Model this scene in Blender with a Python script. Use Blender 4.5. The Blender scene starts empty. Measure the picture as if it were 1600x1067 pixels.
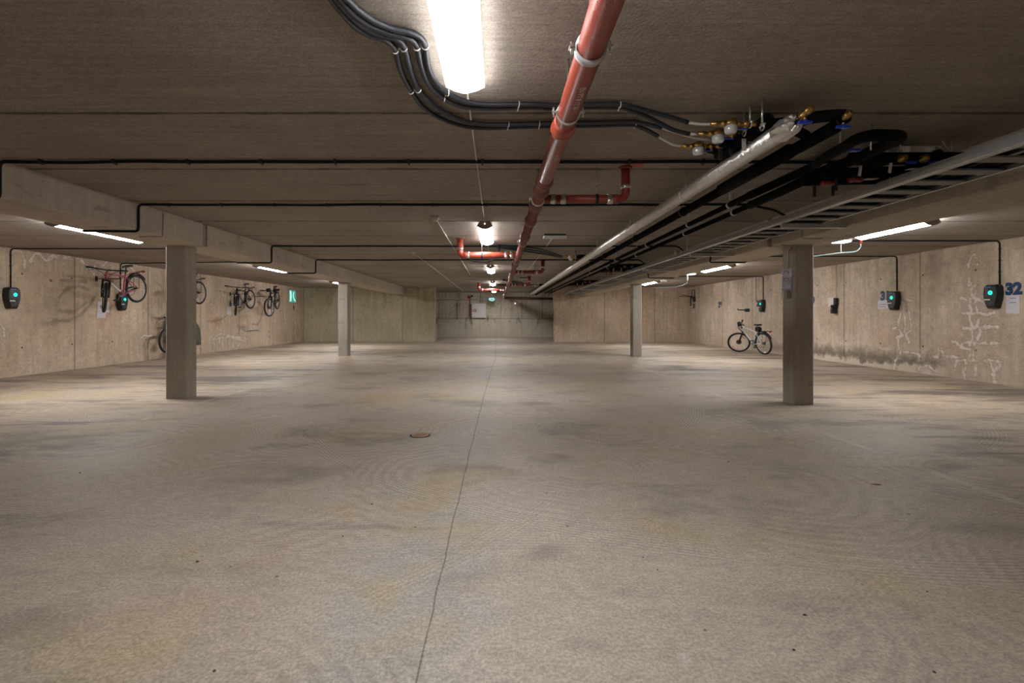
import bpy, math, random
import numpy as np
from mathutils import Vector, Matrix, Euler

random.seed(7)
PI = math.pi
COL = bpy.context.scene.collection
CAM_Z, F, VX, VY, CEIL = 1.18, 760.0, 777.0, 494.0, 2.50

def at(px, py, Y):
    """photo pixel at depth Y -> world point"""
    return Vector(((px - VX) / F * Y, Y, CAM_Z - (py - VY) / F * Y))

def XL(Y):
    return -9.45 + 0.0235 * (Y - 8.0)
XR = 8.72

# ------------------------------------------------------------------ node helper
class NT:
    def __init__(s, mat):
        s.t = mat.node_tree
    def n(s, typ, **kw):
        nd = s.t.nodes.new(typ)
        for k, v in kw.items():
            setattr(nd, k, v)
        return nd
    def link(s, a, inp):
        if isinstance(a, bpy.types.NodeSocket):
            s.t.links.new(a, inp)
        else:
            if inp.type == 'RGBA' and len(a) == 3:
                a = (*a, 1)
            inp.default_value = a
    def m(s, op, a, b=0.0, c=0.0, clamp=False):
        nd = s.n('ShaderNodeMath', operation=op, use_clamp=clamp)
        s.link(a, nd.inputs[0])
        s.link(b, nd.inputs[1])
        s.link(c, nd.inputs[2])
        return nd.outputs[0]
    def mix(s, f, a, b, blend='MIX'):
        nd = s.n('ShaderNodeMix', data_type='RGBA', blend_type=blend)
        s.link(f, nd.inputs[0]); s.link(a, nd.inputs[6]); s.link(b, nd.inputs[7])
        return nd.outputs[2]
    def ss(s, x, lo, hi, a=0.0, b=1.0):
        nd = s.n('ShaderNodeMapRange', interpolation_type='SMOOTHSTEP')
        s.link(x, nd.inputs[0]); s.link(lo, nd.inputs[1]); s.link(hi, nd.inputs[2])
        s.link(a, nd.inputs[3]); s.link(b, nd.inputs[4])
        return nd.outputs[0]
    def xyz(s, x, y, z):
        nd = s.n('ShaderNodeCombineXYZ')
        s.link(x, nd.inputs[0]); s.link(y, nd.inputs[1]); s.link(z, nd.inputs[2])
        return nd.outputs[0]
    def pos(s):
        g = s.n('ShaderNodeNewGeometry')
        sp = s.n('ShaderNodeSeparateXYZ')
        s.t.links.new(g.outputs['Position'], sp.inputs[0])
        return g.outputs['Position'], sp.outputs[0], sp.outputs[1], sp.outputs[2]
    def noise(s, vec, scale, detail=4, rough=0.55, dist=0.0):
        nd = s.n('ShaderNodeTexNoise')
        s.link(vec, nd.inputs['Vector'])
        nd.inputs['Scale'].default_value = scale
        nd.inputs['Detail'].default_value = min(detail, 4) - 1
        nd.inputs['Roughness'].default_value = rough
        nd.inputs['Distortion'].default_value = dist
        return nd.outputs[0]
    def vor(s, vec, scale, feature='F1', rnd=1.0):
        nd = s.n('ShaderNodeTexVoronoi', feature=feature)
        s.link(vec, nd.inputs['Vector'])
        nd.inputs['Scale'].default_value = scale
        nd.inputs['Randomness'].default_value = rnd
        return nd
    def attr(s, name):
        nd = s.n('ShaderNodeAttribute', attribute_name=name)
        return nd.outputs['Fac']
    def bump(s, h, strength=0.3, dist=0.01):
        nd = s.n('ShaderNodeBump')
        nd.inputs['Strength'].default_value = strength
        nd.inputs['Distance'].default_value = dist
        s.link(h, nd.inputs['Height'])
        return nd.outputs[0]

def new_mat(name):
    m = bpy.data.materials.new(name)
    m.use_nodes = True
    return m, NT(m), m.node_tree.nodes['Principled BSDF']

def simple(name, col, rough=0.5, metal=0.0, var=0.12, nscale=14, bump=0.0, bscale=60, spec=0.5, emit=None, es=1.0, dust=0.0):
    m, t, p = new_mat(name)
    tc = t.n('ShaderNodeTexCoord').outputs['Object']
    n = t.noise(tc, nscale, 4)
    f = t.m('MULTIPLY_ADD', n, 2 * var, 1 - var)
    c = t.mix(1.0, (*col, 1), t.xyz(f, f, f), 'MULTIPLY')
    if dust:
        d = t.ss(t.noise(tc, nscale * 0.6, 5, 0.65), 0.45, 0.75, 0, dust)
        c = t.mix(d, c, (0.27, 0.19, 0.16, 1))
    t.link(c, p.inputs['Base Color'])
    t.link(t.m('MULTIPLY_ADD', n, 0.2, rough - 0.1), p.inputs['Roughness'])
    p.inputs['Metallic'].default_value = metal
    p.inputs['Specular IOR Level'].default_value = spec
    if bump:
        t.link(t.bump(t.noise(tc, bscale, 3), bump, 0.01), p.inputs['Normal'])
    if emit:
        p.inputs['Emission Color'].default_value = (*emit, 1)
        p.inputs['Emission Strength'].default_value = es
    return m

M = {}
M['pvc'] = simple('red_pvc', (0.30, 0.045, 0.024), 0.34, var=0.35, nscale=16, dust=0.22, bump=0.25, bscale=70)
M['pvc_dusty'] = simple('dusty_red_pvc', (0.21, 0.082, 0.062), 0.55, var=0.3, nscale=9, dust=0.4, spec=0.3)
M['pvc_dark'] = simple('dark_red_pvc', (0.24, 0.035, 0.022), 0.4, var=0.2, nscale=6, dust=0.08)
M['seal'] = simple('pale_seal', (0.55, 0.42, 0.38), 0.6)
M['black'] = simple('black_rubber', (0.012, 0.012, 0.013), 0.6)
M['foam'] = simple('black_foam', (0.0035, 0.0035, 0.0035), 0.9, bump=0.3, spec=0.15)
M['hose'] = simple('blue_black_conduit', (0.022, 0.025, 0.033), 0.38, var=0.2, bump=0.35, bscale=220)
M['cable'] = simple('black_cable', (0.005, 0.005, 0.006), 0.6, spec=0.25)
M['white'] = simple('white_plastic', (0.68, 0.67, 0.64), 0.45)
M['ivory'] = simple('ivory_conduit', (0.50, 0.47, 0.41), 0.5)
M['brass'] = simple('brass', (0.44, 0.27, 0.09), 0.32, metal=0.9, var=0.25, nscale=40)
M['galv'] = simple('galvanised_steel', (0.52, 0.54, 0.55), 0.42, metal=0.45, var=0.25, nscale=18)
M['galvdark'] = simple('dull_galvanised_steel', (0.20, 0.20, 0.19), 0.6, metal=0.3, var=0.3, nscale=18)
M['steel'] = simple('zinc_steel', (0.62, 0.61, 0.59), 0.3, metal=0.9)
M['blue'] = simple('blue_handle', (0.01, 0.06, 0.55), 0.4)
M['dial'] = simple('meter_dial', (0.70, 0.72, 0.74), 0.15, metal=0.3)
M['redp'] = simple('red_paint', (0.45, 0.03, 0.02), 0.5)
M['paper'] = simple('paper', (0.62, 0.61, 0.66), 0.5, var=0.04)
M['ink'] = simple('dark_ink', (0.02, 0.02, 0.03), 0.6)
M['greyink'] = simple('faded_ink', (0.22, 0.21, 0.26), 0.6)
M['numblue'] = simple('blue_number_paint', (0.01, 0.05, 0.15), 0.6, var=0.25)
M['housing'] = simple('charger_black', (0.010, 0.011, 0.012), 0.35)
M['labelblue'] = simple('label_blue', (0.05, 0.17, 0.42), 0.4)
M['cap'] = simple('lamp_cap_grey', (0.30, 0.25, 0.21), 0.5)
M['bikeblk'] = simple('black_frame_paint', (0.012, 0.012, 0.014), 0.28)
M['bikegrey'] = simple('grey_frame_paint', (0.16, 0.16, 0.17), 0.3)
M['bikepink'] = simple('pink_frame_paint', (0.48, 0.13, 0.18), 0.28)
M['bikewhite'] = simple('white_frame_paint', (0.72, 0.72, 0.72), 0.25)
M['alu'] = simple('aluminium', (0.6, 0.6, 0.6), 0.3, metal=0.85)
M['orange'] = simple('orange_reflector', (0.75, 0.20, 0.03), 0.3)
M['olive'] = simple('olive_fabric', (0.085, 0.088, 0.062), 0.9, var=0.35, nscale=9, bump=0.5, bscale=30)
M['rust'] = simple('rusty_iron', (0.30, 0.15, 0.07), 0.7, var=0.4, nscale=60)
M['darkrim'] = simple('dark_iron', (0.05, 0.04, 0.03), 0.8)
M['cabinet'] = simple('white_enamel', (0.62, 0.61, 0.58), 0.4, var=0.04)
M['clear'] = simple('clear_film', (0.42, 0.42, 0.50), 0.12, var=0.3, nscale=25, bump=0.9, bscale=14)
M['brownpipe'] = simple('brown_pipe', (0.10, 0.035, 0.025), 0.5)
M['hosepale'] = simple('pale_blue_hose', (0.22, 0.29, 0.29), 0.4)

def emissive(name, col, s):
    m, t, p = new_mat(name)
    t.t.nodes.remove(p)
    e = t.n('ShaderNodeEmission')
    e.inputs[0].default_value = (*col, 1)
    e.inputs[1].default_value = s
    t.t.links.new(e.outputs[0], t.t.nodes['Material Output'].inputs[0])
    return m
LAMP = 42.0
M['diffuser'] = emissive('lit_diffuser', (1.0, 0.978, 0.972), LAMP)
M['diffuser_bay'] = emissive('lit_bay_diffuser', (1.0, 0.978, 0.972), 72.0)
M['diffuser_small'] = emissive('lit_small_diffuser', (1.0, 0.978, 0.972), 6.0)
M['led'] = emissive('turquoise_led', (0.03, 0.62, 0.50), 1.5)
M['green'] = emissive('exit_green', (0.09, 0.40, 0.32), 0.75)
M['greenwhite'] = emissive('exit_white', (0.42, 0.92, 0.80), 0.95)
M['spark'] = emissive('small_white_glow', (1.0, 0.9, 0.75), 3.0)

# foil
m, t, p = new_mat('aluminium_foil')
tc = t.n('ShaderNodeTexCoord').outputs['Object']
v = t.vor(tc, 26, 'F1')
h = t.m('ADD', t.noise(tc, 22, 4, 0.6), t.m('MULTIPLY', v.outputs[0], 0.5))
p.inputs['Base Color'].default_value = (0.74, 0.72, 0.69, 1)
p.inputs['Metallic'].default_value = 0.8
p.inputs['Roughness'].default_value = 0.36
t.link(t.bump(h, 0.42, 0.014), p.inputs['Normal'])
M['foil'] = m

# ------------------------------------------------------------------ concrete
def wall_mat(name, axis, cA, cB, period, off, crust=False, green=0.0, mould=None, joint_z=None, seed=0.0, tintred=0.5, topdark=0.0):
    m, t, p = new_mat(name)
    P, x, y, z = t.pos()
    u = y if axis == 'y' else x
    us = t.m('ADD', u, seed)
    V = t.xyz(us, t.m('MULTIPLY', us, 0.13), z)
    n1 = t.noise(V, 0.7, 4, 0.6)
    c = t.mix(t.ss(n1, 0.35, 0.65), (*cA, 1), (*cB, 1))
    # reddish / tan cloudy patches
    n2 = t.noise(t.xyz(t.m('ADD', us, 31.0), 2.0, z), 1.1, 5, 0.62)
    c = t.mix(t.ss(n2, 0.52, 0.72, 0, tintred), c, (0.56, 0.34, 0.24, 1))
    n3 = t.noise(t.xyz(t.m('ADD', us, 11.0), 7.0, z), 1.6, 5, 0.6)
    c = t.mix(t.ss(n3, 0.52, 0.72, 0, 0.45), c, (0.36, 0.33, 0.27, 1))
    # vertical board streaks
    st = t.noise(t.xyz(t.m('MULTIPLY', us, 9.0), 0.0, t.m('MULTIPLY', z, 0.55)), 1.0, 5, 0.65)
    f = t.ss(st, 0.3, 0.7, 0.88, 1.05)
    c = t.mix(1.0, c, t.xyz(f, f, f), 'MULTIPLY')
    mo = t.noise(V, 9, 6, 0.72)
    f = t.ss(mo, 0.32, 0.68, 0.90, 1.10)
    c = t.mix(1.0, c, t.xyz(f, f, f), 'MULTIPLY')
    dk = t.noise(t.xyz(t.m('MULTIPLY', us, 1.0), 6.0, z), 4.5, 6, 0.75)
    c = t.mix(t.ss(dk, 0.62, 0.74, 0, 0.4), c, (0.20, 0.15, 0.11, 1))
    # boards: faint lines every 0.37 m
    bd = t.m('ABSOLUTE', t.m('SUBTRACT', t.m('FRACT', t.m('DIVIDE', t.m('SUBTRACT', us, seed + off), period / 6)), 0.5))
    f = t.ss(bd, 0.475, 0.497, 1.0, 0.90)
    c = t.mix(1.0, c, t.xyz(f, f, f), 'MULTIPLY')
    # panel joints
    jd = t.m('MULTIPLY', t.m('SUBTRACT', 0.5, t.m('ABSOLUTE', t.m('SUBTRACT', t.m('FRACT', t.m('DIVIDE', t.m('SUBTRACT', us, seed + off), period)), 0.5))), period)
    jl = t.ss(jd, 0.006, 0.026, 0.52, 1.0)
    c = t.mix(1.0, c, t.xyz(jl, jl, jl), 'MULTIPLY')
    jh = t.ss(jd, 0.0, 0.018, 0.0, 1.0)
    # tie holes
    hu = t.m('SUBTRACT', t.m('FRACT', t.m('DIVIDE', t.m('SUBTRACT', us, seed + off + period * 0.22), period / 2)), 0.5)
    hu = t.m('MULTIPLY', hu, period / 2)
    hz = t.m('MINIMUM', t.m('ABSOLUTE', t.m('SUBTRACT', z, 0.56)), t.m('ABSOLUTE', t.m('SUBTRACT', z, 2.02)))
    hd = t.m('SQRT', t.m('ADD', t.m('MULTIPLY', hu, hu), t.m('MULTIPLY', hz, hz)))
    hl = t.ss(hd, 0.014, 0.026, 0.22, 1.0)
    c = t.mix(1.0, c, t.xyz(hl, hl, hl), 'MULTIPLY')
    # pores + fine grain
    g = t.noise(V, 55, 3, 0.7)
    f = t.ss(g, 0.3, 0.7, 0.86, 1.12)
    c = t.mix(1.0, c, t.xyz(f, f, f), 'MULTIPLY')
    vo = t.vor(V, 9.0).outputs[0]
    f = t.ss(vo, 0.03, 0.07, 0.45, 1.0)
    c = t.mix(1.0, c, t.xyz(f, f, f), 'MULTIPLY')
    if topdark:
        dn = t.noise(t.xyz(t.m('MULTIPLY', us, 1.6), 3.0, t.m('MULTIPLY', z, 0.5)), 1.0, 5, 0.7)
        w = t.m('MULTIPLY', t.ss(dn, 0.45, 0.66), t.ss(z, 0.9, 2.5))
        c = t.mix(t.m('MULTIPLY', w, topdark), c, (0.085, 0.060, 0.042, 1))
    if joint_z:
        d = t.m('ABSOLUTE', t.m('SUBTRACT', z, joint_z))
        f = t.ss(d, 0.01, 0.035, 0.35, 1.0)
        c = t.mix(1.0, c, t.xyz(f, f, f), 'MULTIPLY')
        low = t.ss(z, joint_z, joint_z + 0.02, 0.5, 0.0)
        c = t.mix(low, c, (0.62, 0.57, 0.47, 1))
        drip = t.noise(t.xyz(t.m('MULTIPLY', us, 3.0), 9.0, t.m('MULTIPLY', z, 0.7)), 1.0, 6, 0.75)
        w = t.m('MULTIPLY', t.ss(drip, 0.54, 0.68), t.ss(z, joint_z - 0.75, joint_z, 0.15, 1.0))
        w = t.m('MULTIPLY', w, t.ss(z, joint_z, joint_z + 0.25, 1.0, 0.2))
        c = t.mix(t.m('MULTIPLY', w, 0.8), c, (0.045, 0.035, 0.028, 1))
    if mould:
        # (u_start, u_end, strength): dark damp band above a pale foot
        u0, u1, sgt = mould
        inside = t.m('MULTIPLY', t.ss(u, u0, u0 + 0.5), t.ss(u, u1 - 1.5, u1, 1.0, 0.0))
        nn = t.noise(t.xyz(t.m('MULTIPLY', us, 2.2), 4.0, t.m('MULTIPLY', z, 1.4)), 1.6, 6, 0.72)
        zz = t.m('ADD', z, t.m('MULTIPLY', t.m('SUBTRACT', nn, 0.5), 0.55))
        band = t.m('MULTIPLY', t.ss(zz, 0.08, 0.20), t.ss(zz, 0.20, 0.50, 1.0, 0.0))
        w = t.m('MULTIPLY', t.m('MULTIPLY', band, inside), sgt)
        c = t.mix(w, c, (0.035, 0.026, 0.020, 1))
        foot = t.m('MULTIPLY', t.ss(zz, 0.09, 0.13, 1.0, 0.0), t.m('MULTIPLY', inside, 0.55))
        c = t.mix(foot, c, (0.72, 0.66, 0.56, 1))
        pale = t.m('MULTIPLY', t.ss(t.m('ABSOLUTE', t.m('SUBTRACT', zz, 0.50)), 0.0, 0.06, 0.5, 0.0), inside)
        c = t.mix(t.m('MULTIPLY', pale, t.ss(nn, 0.45, 0.6)), c, (0.78, 0.72, 0.64, 1))
    if crust:
        a = t.attr('crust')
        wn = t.m('ADD', t.m('MULTIPLY', t.m('SUBTRACT', t.noise(V, 5, 3, 0.6), 0.5), 0.09), t.m('MULTIPLY', t.m('SUBTRACT', t.noise(V, 20, 5, 0.75), 0.5), 0.10))
        d = t.m('ADD', a, wn)
        near = t.ss(d, 0.02, 0.14, 1.0, 0.0)
        c = t.mix(t.m('MULTIPLY', near, 0.45), c, (0.34, 0.265, 0.19, 1))
        ring = t.ss(t.m('ABSOLUTE', t.m('SUBTRACT', d, 0.058)), 0.003, 0.016, 0.35, 0.0)
        core = t.ss(d, 0.006, 0.034, 1.0, 0.0)
        brk = t.ss(t.noise(V, 6, 4, 0.6), 0.36, 0.52, 0.5, 1.0)
        w = t.m('MULTIPLY', t.m('MAXIMUM', t.m('MULTIPLY', ring, 0.8), core), brk)
        c = t.mix(w, c, (0.72, 0.67, 0.60, 1))
        s = t.attr('scuff')
        sw = t.ss(t.m('ADD', s, t.m('MULTIPLY', wn, 0.6)), 0.01, 0.06, 0.45, 0.0)
        c = t.mix(sw, c, (0.16, 0.115, 0.09, 1))
    if green:
        c = t.mix(green, c, (0.36, 0.37, 0.24, 1))
    t.link(c, p.inputs['Base Color'])
    p.inputs['Roughness'].default_value = 0.82
    p.inputs['Specular IOR Level'].default_value = 0.3
    hgt = t.m('ADD', t.m('MULTIPLY', t.noise(V, 40, 1, 0.7), 0.3), jh)
    t.link(t.bump(hgt, 0.35, 0.012), p.inputs['Normal'])
    return m

TAN1, TAN2 = (0.56, 0.445, 0.33), (0.67, 0.55, 0.425)
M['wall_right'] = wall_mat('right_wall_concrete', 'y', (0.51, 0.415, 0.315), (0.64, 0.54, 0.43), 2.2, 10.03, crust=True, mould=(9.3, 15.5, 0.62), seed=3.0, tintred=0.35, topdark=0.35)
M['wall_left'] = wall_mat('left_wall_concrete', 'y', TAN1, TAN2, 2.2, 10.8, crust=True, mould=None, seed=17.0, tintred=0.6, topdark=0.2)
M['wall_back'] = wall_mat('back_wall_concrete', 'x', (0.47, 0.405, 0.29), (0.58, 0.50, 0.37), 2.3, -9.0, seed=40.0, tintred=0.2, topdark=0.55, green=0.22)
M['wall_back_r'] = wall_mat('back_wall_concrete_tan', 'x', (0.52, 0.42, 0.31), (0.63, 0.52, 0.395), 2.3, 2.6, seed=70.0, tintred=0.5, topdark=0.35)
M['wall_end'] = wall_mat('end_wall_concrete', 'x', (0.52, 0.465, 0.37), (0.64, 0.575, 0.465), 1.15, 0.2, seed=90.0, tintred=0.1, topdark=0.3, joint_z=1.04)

def smooth_concrete(name, col, streak_axis='z', seed=0.0, dark=0.5):
    m, t, p = new_mat(name)
    P, x, y, z = t.pos()
    y2 = t.m('ADD', y, seed)
    V = t.xyz(x, y2, z)
    c = t.mix(t.noise(V, 1.6, 5, 0.6), tuple(v * 0.78 for v in col) + (1,), tuple(v * 1.2 for v in col) + (1,))
    if streak_axis == 'z':
        sv = t.xyz(t.m('MULTIPLY', x, 12.0), t.m('MULTIPLY', y2, 12.0), t.m('MULTIPLY', z, 1.0))
    else:
        sv = t.xyz(t.m('MULTIPLY', x, 0.8), t.m('MULTIPLY', y2, 20.0), 0.0)
    st = t.noise(sv, 1.0, 5, 0.65)
    f = t.ss(st, 0.3, 0.7, 0.92, 1.05)
    c = t.mix(1.0, c, t.xyz(f, f, f), 'MULTIPLY')
    dk = t.ss(t.noise(t.xyz(x, y2, t.m('MULTIPLY', z, 2.0)), 2.3, 6, 0.7), 0.58, 0.75, 0, dark)
    c = t.mix(dk, c, (0.06, 0.045, 0.035, 1))
    g = t.noise(V, 70, 3, 0.7)
    f = t.ss(g, 0.3, 0.7, 0.88, 1.10)
    c = t.mix(1.0, c, t.xyz(f, f, f), 'MULTIPLY')
    f = t.ss(t.vor(V, 8.0).outputs[0], 0.03, 0.08, 0.5, 1.0)
    c = t.mix(1.0, c, t.xyz(f, f, f), 'MULTIPLY')
    t.link(c, p.inputs['Base Color'])
    p.inputs['Roughness'].default_value = 0.8
    p.inputs['Specular IOR Level'].default_value = 0.3
    t.link(t.bump(t.noise(V, 50, 1, 0.7), 0.25, 0.005), p.inputs['Normal'])
    return m
M['beam'] = smooth_concrete('beam_concrete', (0.50, 0.445, 0.37), dark=0.35)
M['column'] = smooth_concrete('column_concrete', (0.37, 0.335, 0.28), seed=9.0, dark=0.25)

# ceiling
m, t, p = new_mat('ceiling_slab_concrete')
P, x, y, z = t.pos()
V = t.xyz(x, y, 0.0)
c = t.mix(t.ss(t.noise(V, 0.55, 4, 0.6), 0.3, 0.7), (0.315, 0.275, 0.235, 1), (0.395, 0.35, 0.305, 1))
st = t.noise(t.xyz(t.m('MULTIPLY', x, 0.9), t.m('MULTIPLY', y, 26.0), 0.0), 1.0, 6, 0.7)
f = t.ss(st, 0.28, 0.72, 0.88, 1.08)
sp_ = t.noise(t.xyz(t.m('MULTIPLY', x, 5.0), t.m('MULTIPLY', y, 12.0), 0.0), 3.0, 6, 0.75)
f = t.m('MULTIPLY', f, t.ss(sp_, 0.3, 0.7, 0.84, 1.10))
c = t.mix(1.0, c, t.xyz(f, f, f), 'MULTIPLY')
s2 = t.noise(t.xyz(t.m('MULTIPLY', x, 0.55), t.m('MULTIPLY', y, 5.0), 3.0), 1.0, 5, 0.6)
c = t.mix(t.ss(s2, 0.55, 0.72, 0, 0.40), c, (0.20, 0.155, 0.115, 1))
s3 = t.noise(t.xyz(t.m('MULTIPLY', x, 0.7), t.m('MULTIPLY', y, 3.0), 8.0), 1.0, 5, 0.6)
c = t.mix(t.ss(s3, 0.58, 0.75, 0, 0.30), c, (0.52, 0.47, 0.40, 1))
# slab joints
jd = t.m('MULTIPLY', t.m('SUBTRACT', 0.5, t.m('ABSOLUTE', t.m('SUBTRACT', t.m('FRACT', t.m('DIVIDE', t.m('SUBTRACT', y, 3.165), 1.2)), 0.5))), 1.2)
wob = t.m('MULTIPLY', t.m('SUBTRACT', t.noise(V, 3.0, 5, 0.7), 0.5), 0.06)
jn = t.ss(t.m('ADD', jd, wob), 0.004, 0.028, 0.42, 1.0)
c = t.mix(1.0, c, t.xyz(jn, jn, jn), 'MULTIPLY')
# rusty bleed at some joints
rb = t.m('MULTIPLY', t.ss(t.m('ADD', jd, wob), 0.0, 0.07, 1.0, 0.0), t.ss(t.noise(V, 1.3, 3, 0.5), 0.56, 0.7))
c = t.mix(t.m('MULTIPLY', rb, 0.5), c, (0.10, 0.055, 0.03, 1))
g = t.noise(P, 90, 3, 0.75)
f = t.ss(g, 0.3, 0.7, 0.78, 1.16)
c = t.mix(1.0, c, t.xyz(f, f, f), 'MULTIPLY')
f = t.ss(t.vor(V, 5.0).outputs[0], 0.015, 0.035, 0.45, 1.0)
c = t.mix(1.0, c, t.xyz(f, f, f), 'MULTIPLY')
t.link(c, p.inputs['Base Color'])
p.inputs['Roughness'].default_value = 0.85
p.inputs['Specular IOR Level'].default_value = 0.25
t.link(t.bump(t.noise(P, 60, 1, 0.7), 0.3, 0.005), p.inputs['Normal'])
M['ceiling'] = m

# floor
m, t, p = new_mat('floor_concrete')
P, x, y, z = t.pos()
V = t.xyz(x, y, 0.0)
warp = t.noise(V, 0.9, 3, 0.5)
n1 = t.noise(V, 0.42, 5, 0.6, 0.4)
c = t.mix(t.ss(n1, 0.35, 0.65), (0.405, 0.33, 0.252, 1), (0.49, 0.415, 0.33, 1))
# cool grey washed zone in the middle of the lane
xc = t.m('ABSOLUTE', t.m('ADD', x, t.m('MULTIPLY', t.m('SUBTRACT', n1, 0.5), 3.0)))
lane = t.ss(xc, 0.4, 2.6, 0.35, 0.0)
c = t.mix(lane, c, (0.40, 0.375, 0.345, 1))
gp = t.m('ADD', t.m('ABSOLUTE', t.m('ADD', x, 0.36)), t.m('MULTIPLY', t.m('SUBTRACT', t.noise(V, 2.2, 4, 0.6), 0.5), 0.9))
gm = t.m('MULTIPLY', t.ss(gp, 0.12, 0.42, 0.7, 0.0), t.ss(y, 2.3, 3.4, 1.0, 0.35))
c = t.mix(gm, c, (0.36, 0.355, 0.34, 1))
# yellow-ochre patches
n2 = t.noise(t.xyz(t.m('ADD', x, 20.0), y, 0.0), 0.9, 5, 0.62)
c = t.mix(t.ss(n2, 0.50, 0.68, 0, 0.65), c, (0.43, 0.335, 0.19, 1))
n4 = t.noise(t.xyz(t.m('ADD', x, 50.0), y, 0.0), 1.2, 5, 0.62)
c = t.mix(t.ss(n4, 0.56, 0.72, 0, 0.35), c, (0.42, 0.30, 0.21, 1))
# grey scuffed patches, stretched across the lane
n3 = t.noise(t.xyz(t.m('MULTIPLY', x, 0.7), t.m('ADD', y, 7.0), 0.0), 1.15, 6, 0.66)
c = t.mix(t.ss(n3, 0.52, 0.70, 0, 0.5), c, (0.175, 0.155, 0.135, 1))
# darker patches inside the bays, drawn out crosswise
bay = t.m('MAXIMUM', t.ss(x, 2.9, 4.4), t.ss(x, -4.4, -3.0, 1.0, 0.0))
n5 = t.noise(t.xyz(t.m('MULTIPLY', x, 0.33), t.m('MULTIPLY', y, 1.15), 5.0), 1.0, 5, 0.68)
c = t.mix(t.m('MULTIPLY', bay, t.ss(n5, 0.50, 0.66, 0, 0.72)), c, (0.085, 0.072, 0.068, 1))
n6 = t.noise(t.xyz(t.m('MULTIPLY', x, 0.5), t.m('MULTIPLY', y, 3.2), 15.0), 1.0, 6, 0.7)
c = t.mix(t.m('MULTIPLY', bay, t.ss(n6, 0.56, 0.68, 0, 0.6)), c, (0.07, 0.06, 0.055, 1))
n7 = t.noise(t.xyz(t.m('MULTIPLY', x, 0.5), t.m('MULTIPLY', y, 3.0), 25.0), 1.0, 6, 0.7)
c = t.mix(t.ss(n7, 0.60, 0.74, 0, 0.35), c, (0.16, 0.14, 0.125, 1))
# trowel swirls
vv = t.vor(t.xyz(x, y, 0.0), 0.62)
dd = vv.outputs[0]
sw = t.m('SINE', t.m('MULTIPLY', t.m('ADD', dd, t.m('MULTIPLY', warp, 0.25)), 150.0))
msk = t.ss(t.noise(t.xyz(t.m('ADD', x, 90.0), y, 0.0), 0.8, 4, 0.6), 0.46, 0.60)
swv = t.m('MULTIPLY', sw, t.m('MULTIPLY', msk, 0.075))
f = t.m('ADD', 1.0, swv)
c = t.mix(1.0, c, t.xyz(f, f, f), 'MULTIPLY')
# tyre tread arcs and straight scrapes: (cx, cy, r, width, strength)
for (cx, cy, r, w, s_) in ((-0.9, 5.9, 1.85, 0.10, .16), (0.3, 6.4, 2.0, 0.11, .15), 
                       (-1.0, 6.7, 1.3, 0.1, .12), (0.2, 6.2, 1.15, 0.1, .13), (-2.2, 7.9, 5.0, 0.13, .26), (-2.2, 7.9, 3.5, 0.12, .22), (2.5, 7.2, 4.95, 0.13, .26), (2.5, 7.2, 3.4, 0.12, .2), (0.0, -3.5, 6.2, 0.3, .12), (5.5, -3.2, 6.6, 0.10, .06),
                       (-3.6, 5.5, 4.6, 0.1, .12), (6.5, 7.5, 5.0, 0.12, .12)):
    dx = t.m('SUBTRACT', x, cx); dy = t.m('SUBTRACT', y, cy)
    q = t.m('SUBTRACT', t.m('SQRT', t.m('ADD', t.m('MULTIPLY', dx, dx), t.m('MULTIPLY', dy, dy))), r)
    band = t.ss(t.m('ABSOLUTE', q), w * 0.75, w, 1.0, 0.0)
    ln = t.m('SINE', t.m('MULTIPLY', q, 210.0))
    ang = t.noise(t.xyz(dx, dy, cx), 0.8, 3)
    a_ = t.m('MULTIPLY', t.m('MULTIPLY', band, ln), t.ss(ang, 0.36, 0.54, 0, s_))
    f = t.m('SUBTRACT', 0.998, t.m('MULTIPLY', a_, 0.6))
    c = t.mix(1.0, c, t.xyz(f, f, f), 'MULTIPLY')
# brushed texture
br = t.noise(t.xyz(t.m('MULTIPLY', x, 8.0), t.m('MULTIPLY', y, 16.0), 0.0), 1.0, 6, 0.75, 1.5)
f = t.ss(br, 0.3, 0.7, 0.88, 1.09)
c = t.mix(1.0, c, t.xyz(f, f, f), 'MULTIPLY')
# worn parking lines
def pline(c, dist, nseed, lo=0.50, hi=0.62, s_=0.55):
    l = t.ss(dist, 0.025, 0.045, 1.0, 0.0)
    wn = t.noise(t.xyz(t.m('ADD', x, nseed), y, 0.0), 1.4, 5, 0.7)
    return t.mix(t.m('MULTIPLY', l, t.ss(wn, lo, hi, 0.0, s_)), c, (0.58, 0.52, 0.42, 1))
c = pline(c, t.m('ABSOLUTE', t.m('SUBTRACT', x, 3.30)), 5.0, 0.47, 0.62, 0.42)
c = pline(c, t.m('ABSOLUTE', t.m('SUBTRACT', x, -4.05)), 15.0)
yl = t.m('MULTIPLY', t.m('ABSOLUTE', t.m('SUBTRACT', t.m('FRACT', t.m('DIVIDE', t.m('SUBTRACT', y, 9.24 - 1.3), 2.6)), 0.5)), 2.6)
for sgn in (1, -1):
    side = t.ss(t.m('MULTIPLY', x, sgn), 3.3 if sgn > 0 else 4.0, 3.35 if sgn > 0 else 4.05)
    c = pline(c, t.m('ADD', yl, t.m('SUBTRACT', 1.0, side)), 25.0 * sgn, 0.42, 0.56, 0.38)
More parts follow.
